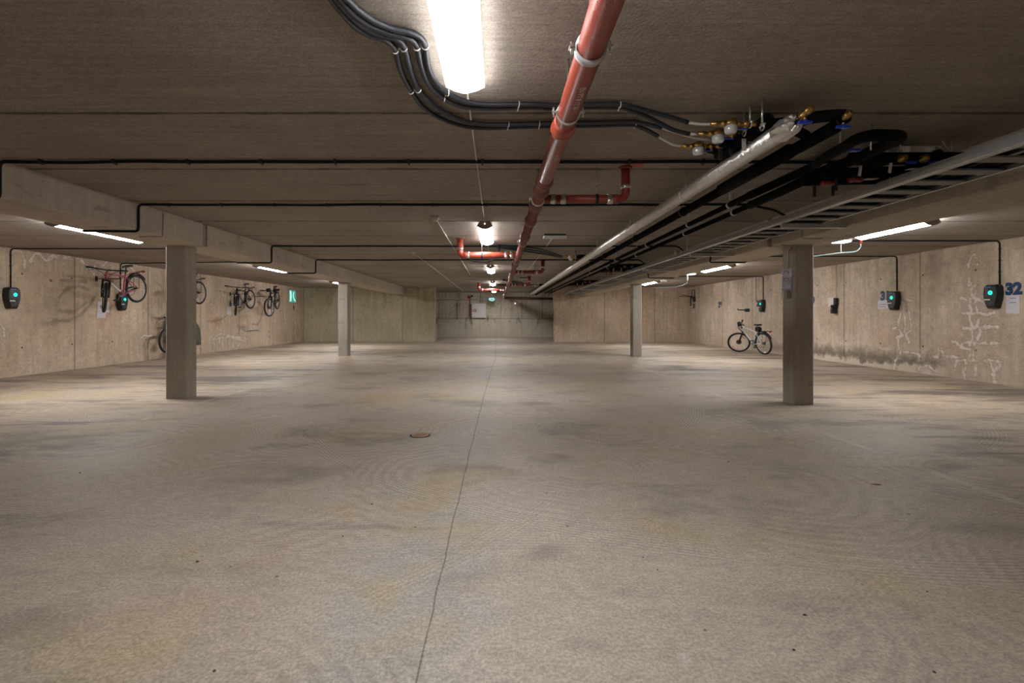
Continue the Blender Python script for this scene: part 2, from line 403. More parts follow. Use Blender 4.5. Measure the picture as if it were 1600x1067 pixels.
# saw cut
q1 = t.m('SUBTRACT', y, 1.565)
xcut = t.m('MINIMUM', t.m('ADD', t.m('ADD', -0.262, t.m('MULTIPLY', q1, 0.0065)), t.m('MULTIPLY', t.m('MULTIPLY', q1, q1), 0.0009)), -0.05)
wig = t.m('MULTIPLY', t.m('SUBTRACT', t.noise(t.xyz(0.0, y, 0.0), 2.0, 4, 0.6), 0.5), 0.03)
cd = t.m('ABSOLUTE', t.m('SUBTRACT', x, t.m('ADD', xcut, wig)))
f = t.ss(cd, 0.0015, t.m('ADD', 0.004, t.m('MULTIPLY', y, 0.0006)), 0.48, 1.0)
c = t.mix(1.0, c, t.xyz(f, f, f), 'MULTIPLY')
ddx = t.m('SUBTRACT', x, 0.645); ddy = t.m('SUBTRACT', y, 1.68)
sd_ = t.m('ADD', t.m('SQRT', t.m('ADD', t.m('MULTIPLY', ddx, ddx), t.m('MULTIPLY', ddy, ddy))), t.m('MULTIPLY', t.m('SUBTRACT', t.noise(V, 30, 3), 0.5), 0.02))
c = t.mix(t.ss(sd_, 0.018, 0.028, 0.6, 0.0), c, (0.50, 0.46, 0.42, 1))
# specks and pits
sp = t.vor(V, 3.4)
f = t.ss(sp.outputs[0], 0.016, 0.040, 0.25, 1.0)
c = t.mix(1.0, c, t.xyz(f, f, f), 'MULTIPLY')
sp2 = t.vor(V, 11.0)
f = t.ss(sp2.outputs[0], 0.03, 0.06, 0.62, 1.0)
c = t.mix(1.0, c, t.xyz(f, f, f), 'MULTIPLY')
gr = t.noise(V, 75, 3, 0.75)
f = t.ss(gr, 0.3, 0.7, 0.76, 1.20)
c = t.mix(1.0, c, t.xyz(f, f, f), 'MULTIPLY')
t.link(c, p.inputs['Base Color'])
t.link(t.m('MULTIPLY_ADD', n3, 0.25, 0.50), p.inputs['Roughness'])
p.inputs['Specular IOR Level'].default_value = 0.35
t.link(t.bump(t.noise(V, 45, 2, 0.7), 0.3, 0.004), p.inputs['Normal'])
M['floor'] = m

# ------------------------------------------------------------------ mesh builder
def catmull(pts, sub=6):
    pts = [Vector(p) for p in pts]
    if len(pts) < 3:
        return pts
    out = []
    P_ = [pts[0] * 2 - pts[1]] + pts + [pts[-1] * 2 - pts[-2]]
    for i in range(1, len(P_) - 2):
        a, b, c_, d = P_[i - 1], P_[i], P_[i + 1], P_[i + 2]
        for k in range(sub):
            s = k / sub
            out.append(0.5 * ((2 * b) + (c_ - a) * s + (2 * a - 5 * b + 4 * c_ - d) * s * s + (3 * b - a - 3 * c_ + d) * s ** 3))
    out.append(pts[-1])
    return out

def fillet(pts, r=0.03, sub=5):
    """polyline with rounded corners"""
    pts = [Vector(p) for p in pts]
    out = [pts[0]]
    for i in range(1, len(pts) - 1):
        a, b, c_ = pts[i - 1], pts[i], pts[i + 1]
        d1 = (a - b); d2 = (c_ - b)
        rr = min(r, d1.length * 0.45, d2.length * 0.45)
        p1 = b + d1.normalized() * rr; p2 = b + d2.normalized() * rr
        for k in range(sub + 1):
            s = k / sub
            out.append(p1 * (1 - s) ** 2 + b * 2 * s * (1 - s) + p2 * s * s)
    out.append(pts[-1])
    return out

class MB:
    def __init__(s):
        s.v = []; s.f = []; s.sm = []
    def add(s, vs, fs, smooth=False):
        o = len(s.v)
        s.v += [Vector(v) for v in vs]
        s.f += [tuple(i + o for i in f) for f in fs]
        s.sm += [smooth] * len(fs)
        return s
    def box(s, c, size, rot=None):
        hx, hy, hz = size[0] / 2, size[1] / 2, size[2] / 2
        vs = [Vector((x, y, z)) for x in (-hx, hx) for y in (-hy, hy) for z in (-hz, hz)]
        if rot is not None:
            vs = [rot @ v for v in vs]
        vs = [v + Vector(c) for v in vs]
        return s.add(vs, [(0, 1, 3, 2), (4, 6, 7, 5), (0, 4, 5, 1), (2, 3, 7, 6), (0, 2, 6, 4), (1, 5, 7, 3)])
    def tube(s, pts, r, n=10, caps=True, closed=False):
        pts = [Vector(p) for p in pts]
        N = len(pts)
        rad = r if isinstance(r, (list, tuple)) else [r] * N
        tg = []
        for i in range(N):
            if closed:
                d = pts[(i + 1) % N] - pts[i - 1]
            else:
                d = pts[min(i + 1, N - 1)] - pts[max(i - 1, 0)]
            if d.length < 1e-9:
                d = Vector((0, 0, 1))
            tg.append(d.normalized())
        up = Vector((0, 0, 1)) if abs(tg[0].z) < 0.9 else Vector((1, 0, 0))
        nrm = (up - tg[0] * up.dot(tg[0])).normalized()
        vs = []
        for i in range(N):
            nrm = nrm - tg[i] * nrm.dot(tg[i])
            if nrm.length < 1e-6:
                nrm = tg[i].orthogonal()
            nrm.normalize()
            b = tg[i].cross(nrm)
            for k in range(n):
                a = 2 * PI * k / n
                vs.append(pts[i] + (nrm * math.cos(a) + b * math.sin(a)) * rad[i])
        fs = []
        for i in range(N if closed else N - 1):
            j = (i + 1) % N
            for k in range(n):
                k2 = (k + 1) % n
                fs.append((i * n + k, i * n + k2, j * n + k2, j * n + k))
        s.add(vs, fs, True)
        if caps and not closed:
            o = len(s.v) - len(vs)
            s.f += [tuple(o + k for k in reversed(range(n))), tuple(o + (N - 1) * n + k for k in range(n))]
            s.sm += [False, False]
        return s
    def cyl(s, a, b, r, n=16, r2=None):
        return s.tube([a, b], [r, r if r2 is None else r2], n)
    def lathe(s, o, axis, prof, n=16):
        """prof: list of (distance along axis, radius)"""
        o = Vector(o); ax = Vector(axis).normalized()
        return s.tube([o + ax * d for d, _ in prof], [max(r, 1e-4) for _, r in prof], n)
    def torus(s, c, axis, R, r, n=36, k=8, a0=0.0, a1=2 * PI):
        ax = Vector(axis).normalized()
        u = ax.orthogonal().normalized(); w = ax.cross(u)
        full = abs(a1 - a0 - 2 * PI) < 1e-6
        pts = []
        for i in range(n if full else n + 1):
            a = a0 + (a1 - a0) * i / n
            pts.append(Vector(c) + (u * math.cos(a) + w * math.sin(a)) * R)
        return s.tube(pts, r, k, closed=full)
    def prism(s, outline, a, b, scale_b=1.0, centre=None):
        """outline: list of Vector (planar); extruded from offset a to offset b (Vectors)"""
        n = len(outline)
        cen = centre or sum((Vector(p) for p in outline), Vector()) / n
        vs = [Vector(p) + Vector(a) for p in outline] + [cen + (Vector(p) - cen) * scale_b + Vector(b) for p in outline]
        fs = [tuple(reversed(range(n))), tuple(range(n, 2 * n))]
        for i in range(n):
            j = (i + 1) % n
            fs.append((i, j, n + j, n + i))
        return s.add(vs, fs)
    def xform(s, mt, start=0):
        for i in range(start, len(s.v)):
            s.v[i] = mt @ s.v[i]
        return s
    def build(s, name, mat, parent=None, bevel=0.0, seg=1, origin=None):
        off = Vector((0, 0, 0))
        if parent is None:
            if origin is None:
                mn = Vector([min(v[i] for v in s.v) for i in range(3)])
                mx = Vector([max(v[i] for v in s.v) for i in range(3)])
                origin = Vector(((mn.x + mx.x) / 2, (mn.y + mx.y) / 2, mn.z))
            off = Vector(origin)
        elif 'world_parts' in parent:
            off = Vector(parent['world_parts'])
        me = bpy.data.meshes.new(name)
        me.from_pydata([v - off for v in s.v], [], s.f)
        me.polygons.foreach_set('use_smooth', s.sm)
        me.materials.append(M[mat] if isinstance(mat, str) else mat)
        # consistent normals
        import bmesh
        bm = bmesh.new(); bm.from_mesh(me)
        bmesh.ops.recalc_face_normals(bm, faces=bm.faces)
        bm.to_mesh(me); bm.free()
        me.update()
        o = bpy.data.objects.new(name, me)
        COL.objects.link(o)
        if parent is None:
            o.location = off
        else:
            o.parent = parent
            if 'mesh_off' in parent:
                pass
        if bevel:
            md = o.modifiers.new('soft_edge', 'BEVEL')
            md.width = bevel; md.segments = seg; md.limit_method = 'ANGLE'; md.angle_limit = math.radians(40)
        return o

OFFS = {}
def tag(o, label=None, cat=None, group=None, kind=None):
    if label: o['label'] = label
    if cat: o['category'] = cat
    if group: o['group'] = group
    if kind: o['kind'] = kind
    return o

def thing(name, label, cat, loc=(0, 0, 0), group=None, rot=None):
    o = bpy.data.objects.new(name, None)
    o.empty_display_size = 0.05
    COL.objects.link(o)
    o.location = loc
    if rot: o.rotation_euler = rot
    return tag(o, label, cat, group)

def W(mb, name, mat, root, parent=None, **k):
    """part given in world coordinates, under root (unrotated) or under a part of root"""
    L = Vector(root.location)
    for i in range(len(mb.v)):
        mb.v[i] = mb.v[i] - L
    return mb.build(name, mat, parent or root, **k)

def copy_tree(o, parent=None):
    c = o.copy(); COL.objects.link(c)
    if parent is not None: c.parent = parent
    for ch in list(o.children):
        copy_tree(ch, c)
    return c

def text_mb(s, size, origin, xa, ya, depth=0.002, bold=0.0, align='CENTER'):
    cu = bpy.data.curves.new('lettering', 'FONT')
    cu.body = s; cu.size = size; cu.extrude = depth; cu.offset = bold
    cu.align_x = align; cu.align_y = 'CENTER'
    ob = bpy.data.objects.new('lettering', cu)
    COL.objects.link(ob)
    dg = bpy.context.evaluated_depsgraph_get()
    me = ob.evaluated_get(dg).to_mesh()
    xa, ya = Vector(xa), Vector(ya); za = xa.cross(ya)
    vs = [Vector(origin) + xa * v.co.x + ya * v.co.y + za * v.co.z for v in me.vertices]
    fs = [tuple(q.vertices) for q in me.polygons]
    ob.evaluated_get(dg).to_mesh_clear()
    bpy.data.objects.remove(ob); bpy.data.curves.remove(cu)
    return MB().add(vs, fs)

# ------------------------------------------------------------------ shell
def plane_box(name, x0, x1, y0, y1, z0, z1, mat):
    o = MB().box(((x0 + x1) / 2, (y0 + y1) / 2, (z0 + z1) / 2), (x1 - x0, y1 - y0, z1 - z0)).build(name, mat)
    return tag(o, kind='structure')

YB = -7.0
plane_box('floor', -10.6, 9.6, YB - 0.3, 27.6, -0.2, 0.0, 'floor')

# ceiling: slabs with real V joints across the lane
mb = MB()
ys = [YB - 0.3]
k = math.ceil((YB - 3.165) / 1.2)
while 3.165 + 1.2 * k < 27.5:
    j = 3.165 + 1.2 * k
    ys += [j - 0.012, j, j + 0.012]
    k += 1
ys.append(27.6)
zs = []
for i, yv in enumerate(ys):
    zs.append(CEIL + 0.012 if (i > 0 and i < len(ys) - 1 and (i - 2) % 3 == 0) else CEIL)
vs = []
for yv, zv in zip(ys, zs):
    vs += [(-10.6, yv, zv), (9.6, yv, zv), (-10.6, yv, CEIL + 0.25), (9.6, yv, CEIL + 0.25)]
fs = []
for i in range(len(ys) - 1):
    a, b = 4 * i, 4 * i + 4
    fs += [(a, a + 1, b + 1, b), (a + 2, b + 2, b + 3, a + 3), (a, b, b + 2, a + 2), (a + 1, a + 3, b + 3, b + 1)]
fs += [(0, 2, 3, 1), (4 * (len(ys) - 1), 4 * (len(ys) - 1) + 1, 4 * (len(ys) - 1) + 3, 4 * (len(ys) - 1) + 2)]
mb.add(vs, fs)
tag(mb.build('ceiling', 'ceiling'), kind='structure')

def seg_dist(U, Z, lines, cap=0.5):
    d = np.full(U.shape, cap)
    for ln in lines:
        for (a, b) in zip(ln[:-1], ln[1:]):
            ax, az = a; bx, bz = b
            dx, dz = bx - ax, bz - az
            L2 = dx * dx + dz * dz + 1e-12
            s = np.clip(((U - ax) * dx + (Z - az) * dz) / L2, 0, 1)
            d = np.minimum(d, np.hypot(U - ax - s * dx, Z - az - s * dz))
    return d

def grid_wall(name, side, mat, crust, scuff, y0, y1, step):
    ny = int((y1 - y0) / step) + 1; nz = int(CEIL / step) + 1
    Y = np.linspace(y0, y1, ny); Z = np.linspace(0, CEIL, nz)
    YY, ZZ = np.meshgrid(Y, Z, indexing='ij')
    XX = (np.full_like(YY, XR) if side > 0 else XL(YY))
    co = np.stack([XX, YY, ZZ], -1).reshape(-1, 3)
    n = len(co)
    # thickness: back face corners + sides
    bx = [XR + 0.3] * 4 if side > 0 else [XL(y0) - 0.3, XL(y0) - 0.3, XL(y1) - 0.3, XL(y1) - 0.3]
    back = np.array([[bx[0], y0, 0], [bx[1], y0, CEIL], [bx[2], y1, CEIL], [bx[3], y1, 0]])
    co = np.concatenate([co, back])
    idx = np.arange(n).reshape(ny, nz)
    a, b, c_, d = idx[:-1, :-1], idx[1:, :-1], idx[1:, 1:], idx[:-1, 1:]
    q = np.stack([a, b, c_, d] if side < 0 else [a, d, c_, b], -1).reshape(-1, 4)
    faces = q.tolist()
    B = n
    faces += [[B, B + 1, B + 2, B + 3], [idx[0, 0], idx[0, -1], B + 1, B], [idx[-1, 0], idx[-1, -1], B + 2, B + 3],
              [idx[0, -1], idx[-1, -1], B + 2, B + 1], [idx[0, 0], idx[-1, 0], B + 3, B]]
    me = bpy.data.meshes.new(name)
    me.from_pydata(co.tolist(), [], [[int(i) for i in f] for f in faces])
    cd = np.full(n + 4, 0.5); cd[:n] = seg_dist(YY, ZZ, crust).reshape(-1)
    sd = np.full(n + 4, 0.5); sd[:n] = seg_dist(YY, ZZ, scuff).reshape(-1)
    for nm, arr in (('crust', cd), ('scuff', sd)):
        at_ = me.attributes.new(nm, 'FLOAT', 'POINT')
        at_.data.foreach_set('value', arr.astype(np.float32))
    me.materials.append(M[mat]); me.update()
    o = bpy.data.objects.new(name, me); COL.objects.link(o)
    return tag(o, kind='structure')

def conv(lines, scale, ox, oy, side):
    out = []
    for ln in lines:
        r = []
        for (zx, zy) in ln:
            px, py = ox + zx * scale, oy + zy * scale
            if side > 0:
                Y = XR * F / (px - VX)
            else:
                Y = 9.3 * F / (VX - px)
                for _ in range(4):
                    Y = -XL(Y) * F / (VX - px)
            r.append((Y, CAM_Z - (py - VY) / F * Y))
        out.append(r)
    return out

crust_r = conv([
    [(580, 300), (585, 270), (600, 235), (615, 220), (635, 250), (640, 280)],
    [(590, 350), (585, 400), (610, 410), (628, 405), (630, 440), (615, 470)], [(600, 390), (605, 430), (600, 480)],
    [(540, 480), (570, 490), (600, 480), (640, 485), (665, 500)], [(600, 480), (590, 520), (605, 570)], [(625, 480), (630, 520), (635, 570)],
    [(550, 570), (590, 575), (640, 565), (690, 580), (735, 565)], [(590, 575), (595, 620), (600, 650)], [(640, 570), (645, 610), (635, 650)],
    [(550, 655), (600, 660), (650, 655), (700, 650), (755, 652)], [(600, 660), (605, 700), (610, 740)], [(655, 655), (650, 700), (625, 735)],
    [(480, 730), (530, 755), (580, 740), (640, 745), (700, 750), (770, 750)], [(590, 750), (600, 800), (585, 850)], [(620, 750), (610, 800), (615, 845)],
    [(520, 750), (545, 775), (600, 790)], [(505, 890), (515, 850), (570, 850), (640, 855), (720, 850), (785, 860), (760, 895)],
    [(545, 860), (550, 910), (562, 965)], [(570, 865), (565, 900), (552, 930)], [(628, 860), (630, 940)], [(715, 870), (740, 920), (738, 985)], [(765, 880), (745, 900), (728, 940)],
    [(360, 825), (395, 830), (410, 800), (400, 780), (420, 770), (432, 800), (430, 825), (520, 830)],
    [(180, 570), (170, 610), (165, 650), (140, 660), (175, 668), (190, 700), (160, 710), (165, 760), (180, 800), (150, 850), (140, 900)],
    [(228, 560), (240, 620), (245, 670), (212, 690), (222, 720), (232, 745)], [(180, 800), (220, 800), (270, 810), (295, 822)], [(290, 830), (296, 870), (290, 905)],
    [(200, 570), (208, 620), (205, 680)], [(215, 490), (235, 495), (250, 490)], [(225, 520), (245, 545), (260, 556)],
    [(300, 890), (340, 880), (390, 915)]], 240 / 915, 1360, 340, 1)
crust_l = conv([
    [(0, 40), (40, 60), (80, 100)], [(110, 100), (150, 75), (230, 98), (250, 170), (255, 260)], [(320, 190), (350, 120), (400, 100), (450, 150), (480, 190)],
    [(500, 160), (560, 122), (640, 120), (740, 140)], [(510, 175), (570, 140), (650, 150), (740, 165)], [(800, 150), (860, 190), (930, 260), (985, 330)], [(850, 130), (960, 160), (1000, 190), (990, 250)],
    [(1080, 230), (1130, 170), (1180, 160)], [(1290, 285), (1340, 240), (1400, 285)], [(1330, 215), (1400, 220), (1450, 250)], [(1450, 230), (1490, 235), (1540, 245)],
    [(1470, 990), (1500, 960), (1550, 970), (1580, 960)], [(0, 830), (40, 900), (50, 990)]], 0.15, 0, 380, -1) + conv([
    [(490, 960), (520, 910), (560, 895), (640, 912), (740, 930)], [(500, 935), (560, 925), (620, 915), (720, 945)], [(510, 960), (515, 1000)], [(545, 920), (550, 1015)], [(590, 925), (592, 1012)],
    [(640, 925), (642, 990)], [(690, 930), (680, 985)]], 240 / 1067, 220, 320, -1)
scuff_l = conv([[(560, 800), (700, 815), (850, 740), (940, 640), (985, 560)], [(620, 560), (700, 470), (820, 450), (920, 480)], [(640, 385), (900, 400)]], 0.15, 0, 380, -1) + conv([
    [(740, 490), (800, 510), (830, 600), (828, 700), (790, 830), (740, 915), (650, 905)], [(760, 300), (790, 400), (780, 490)], [(0, 840), (100, 800), (210, 700)], [(340, 640), (420, 660), (500, 600)]], 130 / 1541, 340, 430, -1) + conv([
    [(620, 700), (760, 720), (900, 620)]], 0.15, 0, 380, -1)
scuff_r = conv([[(160, 470), (210, 500), (215, 560)]], 240 / 915, 1360, 340, 1)
grid_wall('wall_right', 1, 'wall_right', crust_r, scuff_r, YB, 27.6, 0.022)
grid_wall('wall_left', -1, 'wall_left', crust_l, scuff_l, YB, 27.6, 0.022)
plane_box('wall_back_left', -9.4, -2.90, 22.60, 22.9, 0, CEIL, 'wall_back')
plane_box('wall_back_right', 2.60, XR + 0.1, 22.25, 22.55, 0, CEIL, 'wall_back_r')
plane_box('wall_back', -9.6, 9.2, 27.0, 27.3, 0, CEIL, 'wall_end')
plane_box('wall_front', -10.2, 9.2, YB - 0.25, YB, 0, CEIL, 'wall_back_r')
# thicker foot of the end wall
mb = MB().box((0, 26.975, 0.52), (12.0, 0.05, 1.04))
tag(mb.build('trim_1', 'wall_end'), kind='structure')

for i_, (x_, y_) in enumerate(((-2.892, 22.60), (2.592, 22.25))):  # pale strips added over the wall ends to stand for their lit edges
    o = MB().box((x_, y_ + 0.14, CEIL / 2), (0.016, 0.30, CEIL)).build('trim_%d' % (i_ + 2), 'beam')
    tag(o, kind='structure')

# ------------------------------------------------------------------ beams and columns
def chamfer_col(cx, cy, w, d, h, ch=0.022):
    x0, x1, y0, y1 = cx - w / 2, cx + w / 2, cy - d / 2, cy + d / 2
    o = [(x0 + ch, y0), (x1 - ch, y0), (x1, y0 + ch), (x1, y1 - ch), (x1 - ch, y1), (x0 + ch, y1), (x0, y1 - ch), (x0, y0 + ch)]
    return MB().prism([Vector((a, b, 0)) for a, b in o], (0, 0, 0), (0, 0, h))
ZL, ZR = CAM_Z + 1.005, CAM_Z + 0.948
cols = [(-4.585, 7.06, ZL, 'square grey concrete column in front of the hanging bicycles, near left'),
        (4.085, 6.61, ZR, 'square concrete column carrying a plastic-wrapped notice, near right'),
        (-4.57, 14.54, ZL, 'slim looking far concrete column standing before the left back wall'),
        (4.10, 14.38, ZR, 'slim looking far concrete column standing before the right back wall')]
for (cx, cy, h, lab) in cols:
    o = chamfer_col(cx, cy, 0.295 if cx < 0 else 0.275, 0.27, h).build('concrete_column', 'column', origin=(cx, cy, 0))
    tag(o, lab, 'column', 'square columns in two rows')

def beam(name, x0, x1, y0, y1, zb, lab):
    ch = 0.012
    o = [(x0, CEIL), (x0, zb + ch), (x0 + ch, zb), (x1 - ch, zb), (x1, zb + ch), (x1, CEIL)]
    mb = MB().prism([Vector((a, 0, b)) for a, b in o], (0, y0, 0), (0, y1, 0))
    ob = mb.build(name, 'beam')
    return tag(ob, lab, 'beam', 'concrete ceiling beams')
beam('concrete_beam', -4.84, -4.21, YB, 6.95, ZL, 'long concrete ceiling beam on the left, from the near column toward the viewer')
beam('concrete_beam', -4.84, -4.21, 7.06, 22.60, ZL, 'long concrete ceiling beam on the left, from the near column to the back wall')
beam('concrete_beam', 3.70, 4.33, YB, 6.55, ZR, 'concrete ceiling beam on the right, nearer than the column with the notice')
beam('concrete_beam', 3.70, 4.33, 6.66, 22.25, ZR, 'concrete ceiling beam on the right, beyond the column with the notice')
# mortar pads between the beams' ends
for (x0, x1, y0, y1, zb, s_) in ((-4.80, -4.235, 6.95, 7.06, ZL, 'left'), (3.74, 4.30, 6.55, 6.66, ZR, 'right')):
    o = MB().box(((x0 + x1) / 2, (y0 + y1) / 2, (zb + CEIL) / 2), (x1 - x0, y1 - y0, CEIL - zb)).build('mortar_joint', 'column')
    tag(o, 'mortar filled gap between two beam ends above the near %s column' % s_, 'joint')

# ------------------------------------------------------------------ batten lamps
LAMP_LEN = 1.6
def make_lamp(dm='diffuser', zt=-0.053):
    r = thing('batten_lamp', 'x', 'lamp')
    L = LAMP_LEN
    # origin: ceiling, near end; runs +Y, hangs -Z
    prof = [(-0.062, 0), (0.062, 0), (0.101, zt - 0.002), (-0.101, zt - 0.002)]
    MB().prism([Vector((a, 0, b)) for a, b in prof], (0, 0.02, 0), (0, L - 0.02, 0)).build('housing', 'cap', r)
    prof = [(-0.100, zt), (0.100, zt), (0.105, -0.062), (0.06, -0.083), (0.0, -0.098), (-0.06, -0.083), (-0.105, -0.062)]
    MB().prism([Vector((a, 0, b)) for a, b in prof], (0, 0.022, 0), (0, L - 0.008, 0)).build('diffuser', dm, r)
    prof = [(-0.068, 0), (0.068, 0), (0.092, -0.026), (0.112, -0.06), (0.062, -0.09), (0.0, -0.105), (-0.062, -0.09), (-0.112, -0.06), (-0.092, -0.026)]
    MB().prism([Vector((a, 0, b)) for a, b in prof], (0, 0, 0), (0, 0.022, 0)).build('end_cap', 'cap', r)
    MB().cyl((0, -0.004, -0.028), (0, 0.0, -0.028), 0.009, 10).build('cable_gland', 'spark', r)  # gland is no lamp; a bright glow is put into its material
    return r
lamp0 = make_lamp()
lamp_bay = make_lamp('diffuser_bay', -0.028)
lamps = []
cl = {2: 'biggest of the middle row, beside the red pipe', 3: 'second of the middle row',
      4: 'third of the middle row', 5: 'fourth of the middle row', 6: 'smallest, farthest of the middle row'}
for i, y0 in enumerate((1.08, 6.80, 12.45, 18.1, 23.8)):
    lamps.append((-0.175, y0, 'lit white batten lamp on the ceiling, ' + list(cl.values())[i], 'lamps along the middle of the ceiling'))
lamps.append((-0.175, -4.6, 'unseen lit batten lamp added behind the viewpoint for its light, middle row', 'lamps along the middle of the ceiling'))  # unseen lamp continuing the row, added for the light it gives
for x, row, ys_ in ((-6.04, 'left', (6.6, 12.2, 17.75, -4.7)), (5.84, 'right', (6.45, 12.1, 17.7, -4.7))):
    names = ('nearest one in view over the %s bays' % row, 'second one in view over the %s bays' % row,
             'far one just behind the far %s column' % row, 'unseen, added well behind the viewpoint for its light over the %s bays' % row)  # last of each row is unseen, added for its light
    for y0, nm in zip(ys_, names):
        lamps.append((x, y0, 'lit white batten lamp on the ceiling, ' + nm, 'lamps over the %s bays' % row))
for i, (x, y0, lab, grp) in enumerate(lamps):
    o = lamp0 if i == 0 else (copy_tree(lamp0) if i < 6 else (lamp_bay if i == 6 else copy_tree(lamp_bay)))
    o.location = (x, y0, CEIL)
    o['label'] = lab; o['group'] = grp
    if x > 0 and 6 < y0 < 7:
        o.location.y = 6.52; o.scale = (1, 0.80, 1)

# small lit end pieces with hanging cable on the right
for (Y0, lab) in ((8.36, 'small flat lit emergency lamp beyond the nearest right bay lamp'), (14.85, 'small flat lit emergency lamp beyond the second right bay lamp')):
    r = thing('emergency_lamp', lab, 'lamp', (5.92, Y0, CEIL), 'small lit lamps over the right bays')
    W(MB().box((5.92, Y0, CEIL - 0.012), (0.15, 0.14, 0.024)), 'base', 'cap', r)
    W(MB().prism([Vector((5.80, 0, CEIL - 0.024)), Vector((6.04, 0, CEIL - 0.024)), Vector((6.02, 0, CEIL - 0.055)), Vector((5.82, 0, CEIL - 0.055))], (0, Y0 - 0.08, 0), (0, Y0 + 0.10, 0)), 'diffuser', 'diffuser_small', r)
# hanging hose near the first
r = thing('drooping_cable', 'pale blue cable drooping from a red plug beyond the nearest right lamp', 'cable', (5.9, 8.15, 2.2))
pl = [at(1345, 381, 8.15), at(1344, 387, 8.15), at(1336, 393, 8.15), at(1314, 395, 8.15), at(1290, 398, 8.2), at(1262, 401, 8.25), at(1235, 400, 8.3)]
W(MB().tube(catmull(pl), 0.009, 8), 'hose', 'hosepale', r)
W(MB().cyl(at(1345.5, 368, 8.15), at(1345.5, 381, 8.15), 0.020, 10), 'plug', 'pvc', r)
W(MB().cyl(at(1314, 374, 8.15), at(1314, 395, 8.15), 0.007, 8), 'hanger', 'white', r)
r = thing('drooping_cable', 'thin pale cable drooping with a white plug beyond the second right lamp', 'cable', (5.9, 13.8, 2.2))
pl = [at(1074, 438, 13.9), at(1073, 442, 13.9), at(1062, 447, 13.9), at(1040, 449, 13.9), at(1015, 449, 13.9)]
W(MB().tube(catmull(pl), 0.007, 6), 'hose', 'hosepale', r)
W(MB().cyl(at(1074, 428, 13.9), at(1074, 438, 13.9), 0.020, 10), 'plug', 'white', r)

# ------------------------------------------------------------------ thin surface conduits for the lamps and detectors
def conduit(pts, r, mat, lab, cat='conduit', name='conduit', group=None, fil=0.04, n=8):
    o = MB().tube(fillet(pts, fil), r, n).build(name, mat)
    return tag(o, lab, cat, group)
CZ = CEIL - 0.008
G = 'thin pale conduits on the ceiling'
conduit([(-0.175, 2.69, CZ), (-0.175, 6.80, CZ)], 0.006, 'ivory', 'thin pale wire on the ceiling between the two nearest middle lamps', group=G)
conduit([(-0.175, 8.41, CZ), (-0.175, 12.44, CZ)], 0.007, 'ivory', 'thin pale wire on the ceiling between second and third middle lamps', group=G)
conduit([(-0.175, 14.06, CZ), (-0.175, 18.09, CZ)], 0.007, 'ivory', 'thin pale wire on the ceiling between third and fourth middle lamps', group=G)
conduit([(-0.83, 6.55, CZ), (-0.86, 15.5, CZ)], 0.010, 'ivory', 'pale conduit running back along the ceiling from the nearer smoke detector', group=G)
conduit([(-1.73, 10.0, CZ), (-1.78, 25.0, CZ)], 0.011, 'ivory', 'pale conduit running back along the ceiling from the farther smoke detector', group=G)
conduit([(0.93, 7.95, CZ), (0.89, 13.8, CZ)], 0.010, 'ivory', 'pale conduit running back from the nearer white box beside the red pipe', group=G)
conduit([(-6.05, 2.52, CZ), (-6.05, 6.58, CZ)], 0.010, 'ivory', 'thin pale conduit leading to the nearest left bay lamp', group=G)
conduit([(5.84, 2.52, CZ), (5.84, 6.43, CZ)], 0.010, 'ivory', 'thin pale conduit leading to the nearest right bay lamp', group=G)

def detector(x, y, lab):
    r = thing('smoke_detector', lab, 'smoke detector', (x, y, CEIL), 'smoke detectors on the ceiling')
    W(MB().box((x, y, CEIL - 0.014), (0.11, 0.11, 0.028)), 'base', 'ivory', r, bevel=0.006)
    W(MB().lathe((x, y, CEIL - 0.028), (0, 0, -1), [(0, 0.045), (0.018, 0.043), (0.032, 0.028), (0.034, 0.0)], 18), 'sensor_head', 'ivory', r)
detector(-0.83, 6.46, 'pale smoke detector nearer one, left of the second middle lamp')
detector(-1.73, 9.92, 'pale smoke detector farther one, left of the left red branch pipe')
for (x, y, lab) in ((0.93, 7.85, 'long white ceiling box beside the red pipe, nearer one'), (0.93, 16.6, 'long white ceiling box beside the red pipe, farther one')):
    r = thing('ceiling_sensor_box', lab, 'sensor box', (x, y, CEIL), 'white boxes on the ceiling right of the red pipe')
    W(MB().box((x, y, CEIL - 0.012), (0.34, 0.10, 0.024)), 'base', 'black', r)
    W(MB().box((x, y, CEIL - 0.045), (0.38, 0.11, 0.045)), 'cover', 'ivory', r, bevel=0.014, seg=2)
    for sx in (-1, 1):
        W(MB().box((x + sx * 0.165, y - 0.056, CEIL - 0.045), (0.012, 0.006, 0.03)), 'clip', 'white', r)

# ------------------------------------------------------------------ black cables across the ceiling
def cross_cable(Y, xl, xr, lab, lamp_l=None, right=None, seed=1, r=0.0135):
    rnd = random.Random(seed)
    root = thing('power_cable', lab, 'cable', (0, Y, CEIL), 'black cables crossing the ceiling')
    z = CEIL - r - 0.002
    n = int((xr - xl) / 0.5)
    pts = []
    if lamp_l is not None:
        pts += [Vector((lamp_l, Y - 0.02, ZL - r)), Vector((xl, Y, ZL - r)), Vector((xl, Y, z))]
    mid = [Vector((xl + 0.12 + (xr - xl - 0.2) * i / n, Y + rnd.uniform(-0.012, 0.012), z + (rnd.uniform(-0.006, 0.0) if i not in (0, n) else 0))) for i in range(n + 1)]
    mid = catmull(mid, 4)
    pts += mid
    if right:
        pts += [Vector(p) for p in right]
    W(MB().tube(fillet(pts, 0.045, 3), r, 8), 'sheath', 'cable', root)
    cx = xl + 0.35
    while cx < xr - 0.2:
        W(MB().box((cx, Y, z - 0.004), (0.018, 0.045, 2 * r + 0.008)), 'cable_clip', 'black', root)
        cx += 0.62
    return root
